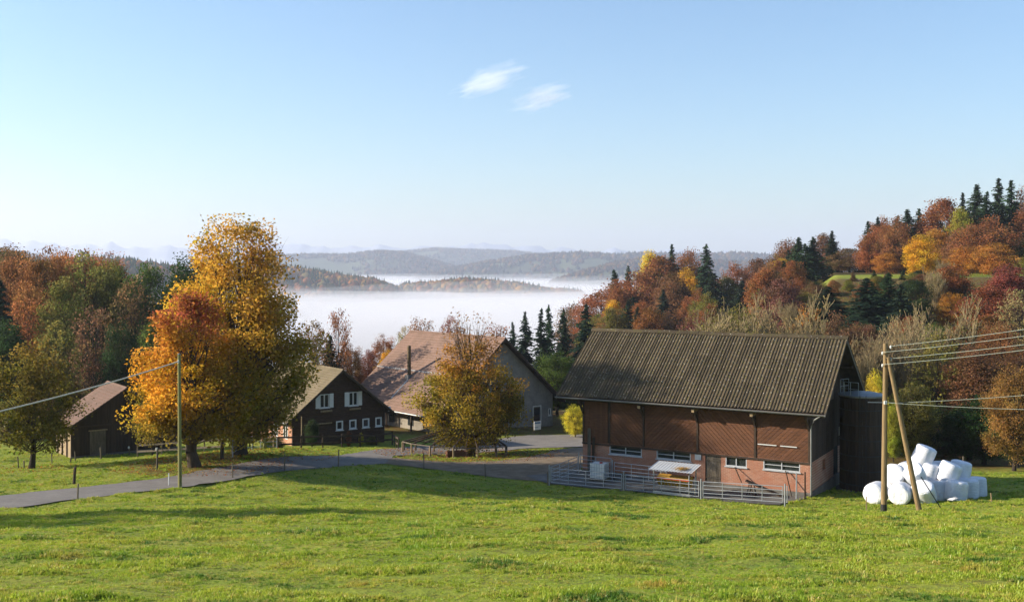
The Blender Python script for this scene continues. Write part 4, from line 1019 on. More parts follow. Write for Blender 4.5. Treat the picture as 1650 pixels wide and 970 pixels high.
    ry = D / 2; rz = 9.74
    dk = MB().prism([(-.95, 5.40), (ry, rz - .04), (D + .95, 5.40), (D + .95, 5.28), (ry, rz - .17), (-.95, 5.28)], 'x', x0 + .04, x1 - .04)
    dk.build('roof_deck', M['timber'], B)
    MB().prism([(-1.02, 5.44), (ry, rz + .01), (ry, rz - .21), (-1.02, 5.23)], 'x', x1 - .035, x1 - .002).prism([(D + 1.02, 5.44), (ry, rz + .01), (ry, rz - .21), (D + 1.02, 5.23)], 'x', x1 - .035, x1 - .002).build('verge_board', M['timber_grey'], B)
    MB().prism([(-1.02, 5.44), (ry, rz + .01), (ry, rz - .21), (-1.02, 5.23)], 'x', x0 + .002, x0 + .035).prism([(D + 1.02, 5.44), (ry, rz + .01), (ry, rz - .21), (D + 1.02, 5.23)], 'x', x0 + .002, x0 + .035).build('verge_board', M['timber_grey'], B)
    for k in range(9):
        a = x0 - .03 + k * (x1 - x0 + .06) / 9
        MB().prism([(ry - .27, rz - .03), (ry, rz + .17), (ry + .27, rz - .03), (ry + .25, rz - .07), (ry, rz + .13), (ry - .25, rz - .07)], 'x', a, a + (x1 - x0) / 9 + .07).build('ridge_cap', M['fibre'], B).location = (0, 0, random.uniform(-.01, .03))
    g = MB(); pts = [(math.cos(t) * .085, -math.sin(t) * .085) for t in np.linspace(0, math.pi, 7)]
    for k in range(6):
        (y0, z0), (y1, z1) = pts[k], pts[k + 1]
        g.add([(x0, -1.12 + y0, 5.42 + z0), (x1, -1.12 + y0, 5.40 + z0), (x1, -1.12 + y1, 5.40 + z1), (x0, -1.12 + y1, 5.42 + z1)], [(0, 1, 2, 3)])
    g.tube([(x0, -1.205, 5.425), (x1, -1.205, 5.405)], .016, 6).build('gutter', M['zinc'], B)
    MB().tube([(L + .9, -1.12, 5.33), (L + .5, -.9, 5.05), (L + .10, -.14, 4.5), (L + .10, -.14, .25)], .05, 8).build('downpipe', M['zinc'], B)
    # eave purlin on knee braces, purlin ends and end blocks under the eaves, some coloured as if sunlit
    MB().box(-1.4, L + 1.0, -.72, -.56, 5.20, 5.38).build('purlin', M['timber'], B)
    for x in (.06, 4.6, 8.4, 12.3, L - .06):
        MB().box(x - .08, x + .08, -.82, .03, 5.00, 5.198).build('bracket', M['timber_pale'] if x in (8.4, 12.3) else M['timber'], B)  # pale timber on two of them puts sunlight into the colour
        MB().beam((x, -.62, 5.02), (x, -.03, 4.25), .12, .12).build('brace', M['timber'], B)
    for x in (4.62, 8.42, 12.32): MB().box(x - .09, x + .09, -.93, -.83, 4.98, 5.16).build('sunlit_end', M['timber_pale'], B)  # pale blocks on the bracket ends, their colour standing in for sunlight
    for y in (2.5, D / 2, 7.4): MB().box(L + .042, L + 1.0, y - .08, y + .08, roofz(y) - .42, roofz(y) - .24).build('purlin_end', M['timber'], B)
    # loft hatch with ladder rails high on the right gable
    MB().box(L + .045, L + .075, 4.4, 5.9, 5.6, 7.1).build('loft_hatch', M['timber_grey'], B)
barn()

def silo():
    Z = h1(23.4, 70.5); S = empty('silo', (23.4, 70.5, Z - .1), 0, 'round dark brown wooden silo with pale domed lid beside the barn gable', 'silo')
    r, hgt, n = 1.45, 6.35, 40
    for k in range(n):
        a0, a1 = 2 * math.pi * k / n + .004, 2 * math.pi * (k + 1) / n - .004
        MB().prism([(r * math.cos(a0), r * math.sin(a0)), (r * math.cos(a1), r * math.sin(a1)), ((r - .07) * math.cos(a1), (r - .07) * math.sin(a1)), ((r - .07) * math.cos(a0), (r - .07) * math.sin(a0))], 'z', .22, hgt).build('stave', M['board_dark'], S)
    b = MB(); ring = lambda rr, z: [(rr * math.cos(2*math.pi*k/32), rr * math.sin(2*math.pi*k/32), z) for k in range(32)]
    def lathe(prof):
        m = MB(); vs = []; 
        for rr, z in prof: vs += ring(rr, z)
        fs = [(i*32+k, i*32+(k+1) % 32, (i+1)*32+(k+1) % 32, (i+1)*32+k) for i in range(len(prof)-1) for k in range(32)]
        return m.add(vs, fs + [tuple(range(32))[::-1], tuple((len(prof)-1)*32+k for k in range(32))])
    lathe([(1.7, -.5), (1.7, .2), (1.6, .22)]).build('base_slab', M['concrete'], S)
    for z in (.6, 1.5, 2.5, 3.5, 4.5, 5.5): lathe([(1.462, z), (1.475, z + .01), (1.475, z + .05), (1.462, z + .06)]).build('hoop', M['dark_metal'], S)
    lathe([(1.52, hgt + .002), (1.54, hgt + .10), (1.45, hgt + .13), (.9, hgt + .24), (.25, hgt + .31)]).build('lid', M['zinc'], S, smooth=False)
    lad = MB()
    for dx in (-.2, .2): lad.tube([(dx - .45, -1.52, .6), (dx - .45, -1.52, hgt + .2)], .02, 5)
    for k in range(20): lad.tube([(-.65, -1.52, .8 + k * .29), (-.25, -1.52, .8 + k * .29)], .014, 5)
    lad.build('ladder', M['dark_metal'], S)
    rl = MB()
    for a in range(7):
        t = math.radians(110 + a * 22); rl.tube([(1.4 * math.cos(t), 1.4 * math.sin(t), hgt + .1), (1.4 * math.cos(t), 1.4 * math.sin(t), hgt + 1.0)], .02, 5)
    for z in (.55, 1.0): rl.tube([(1.4 * math.cos(math.radians(110 + a * 11)), 1.4 * math.sin(math.radians(110 + a * 11)), hgt + z) for a in range(13)], .018, 5)
    rl.build('railing', M['galv'], S)
silo()

def courses(mb, y0, y1, eave, ridge_, n, thick=.045):
    """Stepped tile courses on one slope: eave and ridge as (x, z); y0..y1 along the building."""
    ex, ez = eave; rx, rz = ridge_
    L = math.hypot(rx - ex, rz - ez); ux, uz = (rx - ex) / L, (rz - ez) / L; nx, nz = (-uz, ux) if ux > 0 else (uz, -ux)
    for k in range(n):
        a, b = k / n * L, min((k + 1.12) / n * L, L)
        def pt(s, o): return (ex + ux * s + nx * o, ez + uz * s + nz * o)
        dy = random.uniform(-.015, .015)
        mb.prism([pt(a, .0 + thick * .35), pt(a, thick * 1.5), pt(b, thick * .6), pt(b, .0)], 'y', y0 + dy, y1 + dy)
    return mb

# ------------------------------------------------------------------ small dark house
def shutter(parent, x0, x1, z0, z1, y):
    s = MB().box(x0, x1, y - .04, y - .004, z0, z1).build('shutter', M['white_paint'], parent)
    n = 9
    for k in range(n): MB().box(x0 + .04, x1 - .04, y - .055, y - .042, z0 + .05 + k * (z1 - z0 - .1) / n, z0 + .05 + (k + .7) * (z1 - z0 - .1) / n).build('slat', M['white_paint'], s)
def small_house():
    base = -16.75
    B = empty('house', (-16.0, 98.0, base), math.atan2(.582, .813), 'small dark shingled house with white-shuttered gable windows and mossy roof', 'house')
    HW, Ln, s = 4.7, 12.5, .8; rz = 7.2; wz = lambda x: rz - .12 - abs(x) * s
    up = [(-2.02, -1.07, 3.78, 5.04), (.92, 1.87, 3.76, 5.04)]; lo = [(-.38, .33, 1.6, 2.46), (.98, 1.71, 1.6, 2.46), (2.34, 3.07, 1.6, 2.46), (3.72, 4.40, 1.6, 2.46)]
    # gable wall as upright slices so that openings are real
    m = MB(); xs_ = sorted({-HW, HW, 0, *[v for h in up + lo for v in h[:2]]})
    for a, b in zip(xs_[:-1], xs_[1:]):
        hs = sorted([h for h in up + lo if h[0] <= a + 1e-6 and h[1] >= b - 1e-6], key=lambda h: h[2]); z = -.8
        for h in hs: m.box(a, b, 0, .18, z, h[2]); z = h[3]
        m.prism([(a, z), (b, z), (b, wz(b)), (a, wz(a))], 'y', 0, .18)
    m.build('gable_wall', M['shingle'], B)
    sh = [(-3.9, -3.0, 1.5, 2.5)]
    wl_ = wall_holes(MB(), 'y', -HW, -HW + .2, .18, Ln - .2, -.8, 3.3, [(1.0, 2.0, 1.1, 2.3), (3.2, 4.2, 1.1, 2.3), (5.6, 6.4, .0, 2.1), (8.0, 9.0, 1.1, 2.3)]); wl_.build('side_wall', M['pink_wall'], B)
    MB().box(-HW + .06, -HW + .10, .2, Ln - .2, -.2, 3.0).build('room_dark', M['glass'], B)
    wf = MB()
    for a, b, z0 in ((1.0, 2.0, 1.1), (3.2, 4.2, 1.1), (8.0, 9.0, 1.1)):
        for p_, q_ in ((a, a + .07), (b - .07, b), ((a + b) / 2 - .035, (a + b) / 2 + .035)): wf.box(-HW - .03, -HW + .05, p_, q_, z0, 2.3)
        wf.box(-HW - .03, -HW + .05, a, b, z0 - .06, z0 - .001).box(-HW - .03, -HW + .05, a, b, 2.301, 2.36)
    wf.build('window_frame', M['white_paint'], B)
    MB().box(HW - .2, HW, .18, Ln - .2, -.8, 3.3).build('side_wall', M['pink_wall'], B)
    MB().prism([(-HW, -.8), (HW, -.8), (HW, wz(HW)), (0, wz(0)), (-HW, wz(HW))], 'y', Ln - .2, Ln).build('gable_wall', M['shingle'], B)
    for k, (a, b, c, d) in enumerate(up):
        f = window(B, a, b, c, d, y=.01, mull=1, bars=0, frame='white_paint', fw=.08)
        shutter(B, a - .42, a - .02, c - .02, d + .02, 0); shutter(B, b + .02, b + .42, c - .02, d + .02, 0)
        MB().box(a + .0, b + .2, -.26, -.06, c - .36, c - .2).build('flower_box', M['timber_pale'], B)
    for (a, b, c, d) in lo: window(B, a, b, c, d, y=-.01, mull=0, frame='white_paint', fw=.12)
    MB().box(-3.6, -.8, -.06, -.01, 2.3, 2.42).build('batten', M['timber_pale'], B)
    y0, y1, ex = -.75, Ln + .6, 5.55
    for sg in (-1, 1):
        MB().prism([(sg * ex, rz - ex * s - .02), (0, rz - .02), (0, rz - .14), (sg * ex, rz - ex * s - .14)], 'y', y0 + .03, y1 - .03).build('roof_deck', M['timber'], B)
        courses(MB(), y0, y1, (sg * ex, rz - ex * s), (0, rz), 24).build('roof', M['tile_moss'], B)
        MB().prism([(sg * (ex + .02), rz - ex * s - .02), (0, rz + .02), (0, rz - .2), (sg * (ex + .02), rz - ex * s - .22)], 'y', y0 - .02, y0 + .02).build('verge_board', M['timber'], B)
        MB().tube([(sg * (ex + .08), y0, rz - ex * s - .04), (sg * (ex + .08), y1, rz - ex * s - .06)], .06, 8).build('gutter', M['zinc'], B)
    rcap = MB()
    for k in range(22):
        a = y0 + k * (y1 - y0) / 22; MB().prism([(-.16, rz - .02), (0, rz + .12), (.16, rz - .02), (0, rz + .08)], 'y', a, a + (y1 - y0) / 22 + .04).build('ridge_tile', M['tile_moss'], B)
    MB().box(HW + .35, HW + .55, -.25, -.05, 2.95, 3.4).build('eave_lamp', M['white_paint'], B)
def horiz_mat(name, c1, c2, pitch, axis='Z'):
    m, nt, b = new_mat(name); tc = nt.nodes.new('ShaderNodeTexCoord')
    a = mix_col(nt, ramp(nt, noise(nt, 3.0, 5, .65, stretch=(1, 1, 3)), .35, .65), c1, c2)
    sx = nt.nodes.new('ShaderNodeSeparateXYZ'); nt.links.new(tc.outputs['Object'], sx.inputs[0])
    md = nt.nodes.new('ShaderNodeMath'); md.operation = 'PINGPONG'; md.inputs[1].default_value = pitch / 2; nt.links.new(sx.outputs[axis], md.inputs[0])
    nt.links.new(a, b.inputs['Base Color']); b.inputs['Roughness'].default_value = .9; b.inputs['Specular IOR Level'].default_value = .2
    bp = nt.nodes.new('ShaderNodeBump'); bp.inputs['Strength'].default_value = .8; bp.inputs['Distance'].default_value = .03
    nt.links.new(ramp(nt, md.outputs[0], 0, pitch / 2), bp.inputs['Height']); nt.links.new(bp.outputs[0], b.inputs['Normal']); return m
M['shingle'] = horiz_mat('dark_shingle', rgb(76,58,47), rgb(56,43,36), .18)
M['pink_wall'] = simple('pinkish_boards', rgb(186,140,112), .9, .25, 1.5, bump=.2, c2=rgb(160,112,88))
small_house()

# ------------------------------------------------------------------ large farmhouse
def farmhouse():
    base = -17.4
    B = empty('farmhouse', (-.66, 112.0, base), math.atan2(.658, .753), 'large farmhouse with wide red-brown tiled roof and grey stucco gable', 'house')
    rz, s, yl = 9.8, .84, 17.3; exl, exr = -9.1, 8.7
    WL, WR = -7.7, 7.6; g0 = .8
    wz = lambda x: rz - .2 - abs(x) * s
    op = [(4.7, 5.75, -.0, 1.95), (7.0 - .1, 7.35, .9, 1.7), (2.1, 2.8, 1.0, 1.6), (-1.2, -.2, 3.4, 4.6), (1.0, 2.0, 3.4, 4.6)]
    m = MB(); xs_ = sorted({WL, WR, 0, *[v for h in op for v in h[:2]]})
    for a, b in zip(xs_[:-1], xs_[1:]):
        hs = sorted([h for h in op if h[0] <= a + 1e-6 and h[1] >= b - 1e-6], key=lambda h: h[2]); z = -1.0
        for h in hs: m.box(a, b, g0, g0 + .25, z, h[2]); z = h[3]
        m.prism([(a, z), (b, z), (b, wz(b)), (a, wz(a))], 'y', g0, g0 + .25)
    m.build('gable_wall', M['stucco'], B)
    d = MB().box(4.72, 5.73, g0 + .10, g0 + .16, .0, 1.94).build('door', M['timber'], B)
    MB().box(4.82, 5.63, g0 + .06, g0 + .095, 1.15, 1.8).build('pane', M['glass'], d)
    MB().box(4.6, 4.695, g0 - .03, g0 + .1, -.02, 2.05).box(5.755, 5.85, g0 - .03, g0 + .1, -.02, 2.05).box(4.6, 5.85, g0 - .03, g0 + .1, 2.052, 2.15).build('door_frame', M['plaster'], B)
    window(B, *op[1], y=g0, mull=0, frame='plaster', fw=.10); window(B, *op[2], y=g0, mull=0, frame='plaster', fw=.09)
    window(B, *op[3], y=g0, mull=1, frame='timber'); window(B, *op[4], y=g0, mull=1, frame='timber')
    MB().box(WL, WL + .25, g0 + .25, yl - .8, -1, wz(WL) - .05).box(WR - .25, WR, g0 + .25, yl - .8, -1, wz(WR) - .05).build('side_wall', M['stucco'], B)
    MB().prism([(WL, -1), (WR, -1), (WR, wz(WR)), (0, wz(0)), (WL, wz(WL))], 'y', yl - .8, yl - .55).build('gable_wall', M['stucco'], B)
    for a, b in ((3.2, 4.3), (6.0, 7.0), (9.5, 10.5)):
        MB().box(WL - .03, WL - .002, a, b, .6, 1.7).build('window', M['glass'], B)
    for ex, n in ((exl, 30), (exr, 28)):
        ez = rz - abs(ex) * s
        MB().prism([(ex, ez - .03), (0, rz - .03), (0, rz - .2), (ex, ez - .2)], 'y', .05, yl - .05).build('roof_deck', M['timber'], B)
        courses(MB(), 0, yl, (ex, ez), (0, rz), n, .05).build('roof', M['tile_red'], B)
        MB().prism([(ex * 1.003, ez - .03), (0, rz + .03), (0, rz - .26), (ex * 1.003, ez - .28)], 'y', -.03, .02).build('verge_board', M['timber'], B)
        MB().tube([(ex * 1.012, 0, ez - .03), (ex * 1.012, yl, ez - .06)], .07, 8).build('gutter', M['zinc'], B)
    for k in range(30):
        a = k * yl / 30; MB().prism([(-.2, rz - .02), (0, rz + .14), (.2, rz - .02), (0, rz + .09)], 'y', a, a + yl / 30 + .05).build('ridge_tile', M['tile_red'], B)
    q = 4.75; z = rz - q * s
    sg = MB()
    for k in range(24): sg.tube([(-q - .03, .3 + k * .73, z + .02), (-q - .02, .3 + k * .73, z + .22)], .012, 4)
    sg.tube([(-q - .03, .2, z + .20), (-q - .03, yl - .1, z + .20)], .022, 6).tube([(-q - .03, .2, z + .11), (-q - .03, yl - .1, z + .11)], .02, 6)
    sg.build('snow_guard', M['galv'], B)
    fl = MB().tube([(-5.4, 10.0, rz - 5.4 * s - .1), (-5.4, 10.0, rz - 5.4 * s + 3.35)], .20, 12).build('chimney', M['copper'], B)
    MB().tube([(-5.4, 10, rz - 5.4 * s + 3.352), (-5.4, 10, rz - 5.4 * s + 3.5)], [.24, .12], 12).build('cowl', M['copper'], fl)
    MB().box(-5.75, -5.05, 9.7, 10.3, rz - 5.7 * s - .05, rz - 5.1 * s + .02).build('flashing', M['zinc'], fl)
    MB().beam((-5.42, 9.75, rz - 5.42 * s + .09), (-8.0, 9.75, rz - 8.0 * s + .09), .25, .03).build('lead_strip', M['zinc'], B)
    for y in (1.0, 5.0, 9.5): MB().box(-8.75, -8.6, y, y + .15, -1, rz - 8.7 * s - .15).build('post', M['timber'], B)
farmhouse()

# ------------------------------------------------------------------ shed on the left
def shed():
    base = -15.75
    B = empty('shed', (-36.0, 85.0, base), math.atan2(.58, .81), 'dark weathered plank shed with pinkish tiled roof behind the lawn', 'shed')
    ap, s = 4.85, .64; rz = 5.65; wl_, wr = .55, 9.15; yl = 5.6
    wz = lambda x: rz - .15 - abs(x - ap) * s
    MB().prism([(wl_, -.6), (wr, -.6), (wr, wz(wr)), (ap, wz(ap)), (wl_, wz(wl_))], 'y', .48, .6).build('gable_wall', M['board_dark'], B)
    n = 38
    for k in range(n):
        a = wl_ + k * (wr - wl_) / n; b = a + (wr - wl_) / n - .02; c = (a + b) / 2; o = random.uniform(.0, .02)
        if 2.0 < c < 3.3 :
            MB().prism([(a, 2.3), (b, 2.3), (b, wz(b)), (a, wz(a))], 'y', .44 + o, .478).build('plank', M['board_dark'], B); continue
        MB().prism([(a, 0.35), (b, 0.35), (b, wz(b)), (a, wz(a))], 'y', .44 + o, .478).build('plank', M['board_dark'], B)
    MB().box(2.02, 3.28, .45, .477, .1, 2.25).build('door', M['timber_grey'], B)
    MB().box(1.9, 3.4, .38, .436, 2.26, 2.36).build('lintel', M['timber_pale'], B)
    MB().box(6.1, 7.2, .40, .438, 3.1, 4.2).build('hatch', M['black'], B)
    MB().box(wl_, wr, .36, .437, 2.62, 2.74).build('beam', M['timber'], B)
    MB().box(wl_ - .04, wr + .04, .34, .475, -.7, .34).build('plinth', M['concrete'], B)
    MB().box(wl_, wl_ + .15, .62, yl, -.6, wz(wl_)).build('side_wall', M['timber_pale'], B)
    MB().box(wr - .15, wr, .62, yl, -.6, wz(wr)).build('side_wall', M['board_dark'], B)
    MB().prism([(wl_, -.6), (wr, -.6), (wr, wz(wr)), (ap, wz(ap)), (wl_, wz(wl_))], 'y', yl, yl + .1).build('gable_wall', M['board_dark'], B)
    for y in (1.6, 3.2, 4.8): MB().box(wl_ - .1, wl_ - .003, y, y + .12, -.6, wz(wl_)).build('post', M['timber'], B)
    for ex in (0.0, 9.7):
        ez = rz - abs(ex - ap) * s
        MB().prism([(ex, ez - .02), (ap, rz - .02), (ap, rz - .14), (ex, ez - .14)], 'y', .03, yl + .4).build('roof_deck', M['timber'], B)
        courses(MB(), 0, yl + .45, (ex, ez), (ap, rz), 18).build('roof', M['tile_shed'], B)
        MB().prism([(ex, ez - .02), (ap, rz + .02), (ap, rz - .18), (ex, ez - .2)], 'y', -.02, .02).build('verge_board', M['timber'], B)
    for k in range(10): MB().prism([(ap - .16, rz - .02), (ap, rz + .12), (ap + .16, rz - .02), (ap, rz + .08)], 'y', k * .605, k * .605 + .63).build('ridge_tile', M['tile_shed'], B)
shed()

# ------------------------------------------------------------------ the four near trees
def near_tree(name, px, Y, label, seed, **kw):
    x, y = XY(px, Y); zb = h1(x, y) - .1
    ht = (HOR - kw.pop('py_top')) / FPX * Y - zb
    kw['Ht'] = ht
    sc = kw.pop('wpx') / FPX * Y; bark = kw.pop('bark', 'bark')
    o = empty(name, (x, y, zb), 0, label, 'tree')
    t, c = gen_broad(seed, W=sc, **kw)
    link('trunk', t, o, M[bark]); cr = link('crown', c, o, M['leaf']); cr.color = (1, 1, 1, 1)
    return o
def jitter(c, cl, r, a=.13, b=.14): return np.clip(c * np.clip(1 + a * cl[:, None] + r.normal(0, b, (len(c), 1)), .45, 1.7) * (1 + r.normal(0, .05, c.shape)), 0, 1)
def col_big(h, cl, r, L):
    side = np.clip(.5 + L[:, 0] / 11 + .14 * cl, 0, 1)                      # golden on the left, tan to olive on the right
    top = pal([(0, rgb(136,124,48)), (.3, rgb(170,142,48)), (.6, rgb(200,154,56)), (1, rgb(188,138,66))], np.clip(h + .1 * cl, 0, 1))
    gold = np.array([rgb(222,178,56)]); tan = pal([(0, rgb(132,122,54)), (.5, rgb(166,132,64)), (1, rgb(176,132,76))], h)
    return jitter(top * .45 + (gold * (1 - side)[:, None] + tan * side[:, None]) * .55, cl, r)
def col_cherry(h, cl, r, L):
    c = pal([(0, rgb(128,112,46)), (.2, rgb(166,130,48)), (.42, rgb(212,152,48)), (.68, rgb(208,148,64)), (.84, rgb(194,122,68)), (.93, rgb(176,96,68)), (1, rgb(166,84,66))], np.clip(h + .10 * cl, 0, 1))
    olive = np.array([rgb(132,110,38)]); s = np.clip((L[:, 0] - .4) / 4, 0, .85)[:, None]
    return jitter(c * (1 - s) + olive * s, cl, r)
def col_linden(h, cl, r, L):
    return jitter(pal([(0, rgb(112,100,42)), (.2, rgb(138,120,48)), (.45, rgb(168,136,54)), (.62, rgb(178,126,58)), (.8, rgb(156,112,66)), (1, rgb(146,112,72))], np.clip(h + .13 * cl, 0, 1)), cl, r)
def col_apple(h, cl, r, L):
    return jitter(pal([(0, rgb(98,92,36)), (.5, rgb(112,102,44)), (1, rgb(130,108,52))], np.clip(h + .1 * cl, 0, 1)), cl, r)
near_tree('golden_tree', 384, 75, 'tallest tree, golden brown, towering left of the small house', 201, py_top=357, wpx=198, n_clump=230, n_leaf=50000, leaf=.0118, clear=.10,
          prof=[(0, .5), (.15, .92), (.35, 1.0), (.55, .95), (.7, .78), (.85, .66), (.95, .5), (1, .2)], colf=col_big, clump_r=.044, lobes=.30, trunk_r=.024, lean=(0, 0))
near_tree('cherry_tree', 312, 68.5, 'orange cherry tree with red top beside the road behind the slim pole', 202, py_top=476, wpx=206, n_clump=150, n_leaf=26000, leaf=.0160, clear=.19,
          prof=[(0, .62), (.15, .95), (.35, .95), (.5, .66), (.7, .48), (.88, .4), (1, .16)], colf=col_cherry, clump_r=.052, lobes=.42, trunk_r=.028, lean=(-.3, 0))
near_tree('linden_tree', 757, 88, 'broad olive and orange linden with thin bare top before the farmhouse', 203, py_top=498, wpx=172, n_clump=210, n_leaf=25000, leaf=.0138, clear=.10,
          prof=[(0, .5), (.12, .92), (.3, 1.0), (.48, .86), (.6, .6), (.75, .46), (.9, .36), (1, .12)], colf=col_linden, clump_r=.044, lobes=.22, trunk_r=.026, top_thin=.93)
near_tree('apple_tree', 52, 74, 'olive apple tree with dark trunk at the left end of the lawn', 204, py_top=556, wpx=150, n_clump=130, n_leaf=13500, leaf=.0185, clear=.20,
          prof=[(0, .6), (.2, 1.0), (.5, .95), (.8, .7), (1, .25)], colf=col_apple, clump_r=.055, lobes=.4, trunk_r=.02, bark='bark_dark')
plant('mid2', 927, 652, 103, 40, 'yellow', 'bright yellow bush at the left corner of the barn', name='bush', cat='bush')
plant('thin1', 246, 640, 84, 70, 'olive', 'thin small tree with olive leaves between shed and cherry tree')
plant('mid1', 503, 676, 93.5, 22, 'dgreen', 'little dark conifer-like shrub before the small house gable', name='shrub', cat='shrub')
plant('mid1', 562, 694, 95, 9, 'rust', 'small withered brown plant by the house fence', name='shrub', cat='shrub')
plant('mid0', 582, 697, 96, 8, 'yellow', 'small yellow plant by the house fence', name='shrub', cat='shrub')
plant('mid0', 440, 704, 87, 40, 'green', 'low green bush where the tube fence meets the house fence', name='bush', cat='bush')
plant('mid2', 600, 706, 97, 24, 'olive', 'low olive shrub under the row of small house windows', name='shrub', cat='shrub')
for a in ((-44, 37, 17, 'rust', 'tree off to the left whose shadow falls across the meadow, nearer one'), (-47, 31, 15, 'olive', 'tree off to the left whose shadow falls across the meadow, farther one')):
    zb = h1(a[0], a[1]); plant('mid0', CXP + a[0] / a[1] * FPX, HOR - (zb + a[2]) * FPX / a[1], a[1], 9 * FPX / a[1], a[3], a[4])

# ------------------------------------------------------------------ support frame and box under the linden
def linden_frame():
    cx, cy_ = XY(733, 87.2); z0 = h1(cx, cy_); R = 4.35
    B = empty('tree_frame', (cx, cy_, z0), 0, 'ring of low wooden posts and slanting poles under the linden', 'frame')
    n = 14; tops = []
    for k in range(n):
        a = 2 * math.pi * k / n + .25; x, y = R * math.cos(a), R * math.sin(a) * .92; zg = h1(cx + x, cy_ + y) - z0
        MB().tube([(x, y, zg - .3), (x + random.uniform(-.03, .03), y, zg + .82)], .075, 7).build('post', M['timber_pale'] if k in (7, 8, 9, 10, 11) else M['timber_grey'], B); tops.append((x, y, zg + .8))
    for k in range(n):
        a, b = tops[k], tops[(k + 1) % n]
        MB().tube([a, b], .045, 6).build('rail', M['timber_grey'], B)
    for k in range(n):
        a = tops[k]; MB().tube([a, (a[0] * .12 + 1.1, a[1] * .12 + .4, 2.5)], [.05, .04], 6).build('pole', M['timber'], B)
        b = tops[(k + 1) % n]; m_ = [(p + q) / 2 for p, q in zip(a, b)]
        MB().tube([m_, (m_[0] * .15 + 1.1, m_[1] * .15 + .4, 2.4)], [.04, .03], 5).build('pole', M['timber'], B)
    bx, by = XY(735, 84.2); zb = h1(bx, by)
    C = empty('wooden_box', (bx, by, zb), .3, 'brown wooden trough box standing under the linden', 'box')
    for k in range(3): MB().box(-.75, .75, -.30, -.26, .06 + k * .16, .06 + k * .16 + .15).build('plank', M['board'], C)
    for k in range(3): MB().box(-.75, .75, .26, .30, .06 + k * .16, .06 + k * .16 + .15).build('plank', M['board'], C)
    MB().box(-.79, -.752, -.30, .30, .0, .54).box(.752, .79, -.30, .30, .0, .54).build('end_board', M['board'], C)
    MB().box(-.75, .75, -.258, .258, .06, .09).build('bottom', M['timber'], C)
linden_frame()

# ------------------------------------------------------------------ stockyard in front of the barn (laid out along the barn's own axes)
CA, SA = math.cos(math.radians(-30)), math.sin(math.radians(-30))
def bw(x, y): return (4.96 + x * CA - y * SA, 73.9 + x * SA + y * CA)
def cattle_panel(x0, y0, x1, y1, h, label, rails=5, ups=3):
    (ax, ay), (bx, by) = bw(x0, y0), bw(x1, y1); za, zb = h1(ax, ay) + .05, h1(bx, by) + .05
    L = math.hypot(bx - ax, by - ay); B = empty('cattle_panel', (ax, ay, za), math.atan2(by - ay, bx - ax), label, 'gate', 'galvanised panels of the stock pen')
    sl = (zb - za) / L; g = .14
    for k in range(rails):
        z = .16 + k * (h - .18) / (rails - 1); MB().tube([(g, 0, z + sl * g), (L - g, 0, z + sl * (L - g))], .021, 6).build('rail', M['galv'], B)
    for k in range(ups + 2):
        x = g + (L - 2 * g) * k / (ups + 1); MB().tube([(x, 0, .15 + sl * x), (x, 0, h + sl * x)], .022 if 0 < k < ups + 1 else .028, 6).build('upright', M['galv'], B)
    for x in (0.0,): MB().tube([(x, 0, -.3), (x, 0, h + .14)], .045, 8).build('post', M['galv'], B)
    return B
xs4 = [-.4, 5.0, 10.2, 15.4]
for k, w in enumerate(('left', 'middle', 'right')):
    cattle_panel(xs4[k], -4.25, xs4[k + 1], -4.25, 1.12, 'galvanised tube gate, %s one of the three along the meadow edge' % w, 5, 3)
cattle_panel(15.4, -4.25, 15.52, -4.25, 1.12, 'short galvanised end post with stub at the right end of the stock pen', 2, 0)
cattle_panel(-.4, -4.25, .1, -.9, 1.15, 'galvanised tube gate closing the left side of the stock pen', 5, 2)
cattle_panel(.1, -.85, 2.7, -.85, 1.25, 'galvanised tube panel behind the white tank', 5, 1)
cattle_panel(3.0, -1.6, 7.0, -1.6, 1.2, 'galvanised tube panel between white tank and feed rack', 5, 2)
def post_thing(name, px, y_top, Y, r, label, mat, tilt=0, group=None, taper=1.0, cat='post', xy=None):
    x, y = xy or XY(px, Y); z = h1(x, y); h = (HOR - y_top) / FPX * Y - z if xy is None else y_top
    h = max(h, .4)
    m = MB().tube([(0, 0, -.3), (tilt * .5, 0, h * .5), (tilt, 0, h)], [r, r * .97, r * .93 * taper], 8); me = m.mesh(name)
    o = link(name, me, None, M[mat]); o.location = (x, y, z); tag(o, label, cat, group); return o
post_thing('steel_post', 0, 1.65, 0, .045, 'pale steel post at the right front corner of the barn', 'galv', xy=bw(15.3, -1.3))
post_thing('steel_post', 0, 1.7, 0, .05, 'dark red post right against the barn corner', 'red_dark' if 'red_dark' in M else 'timber', xy=bw(15.75, -1.0))
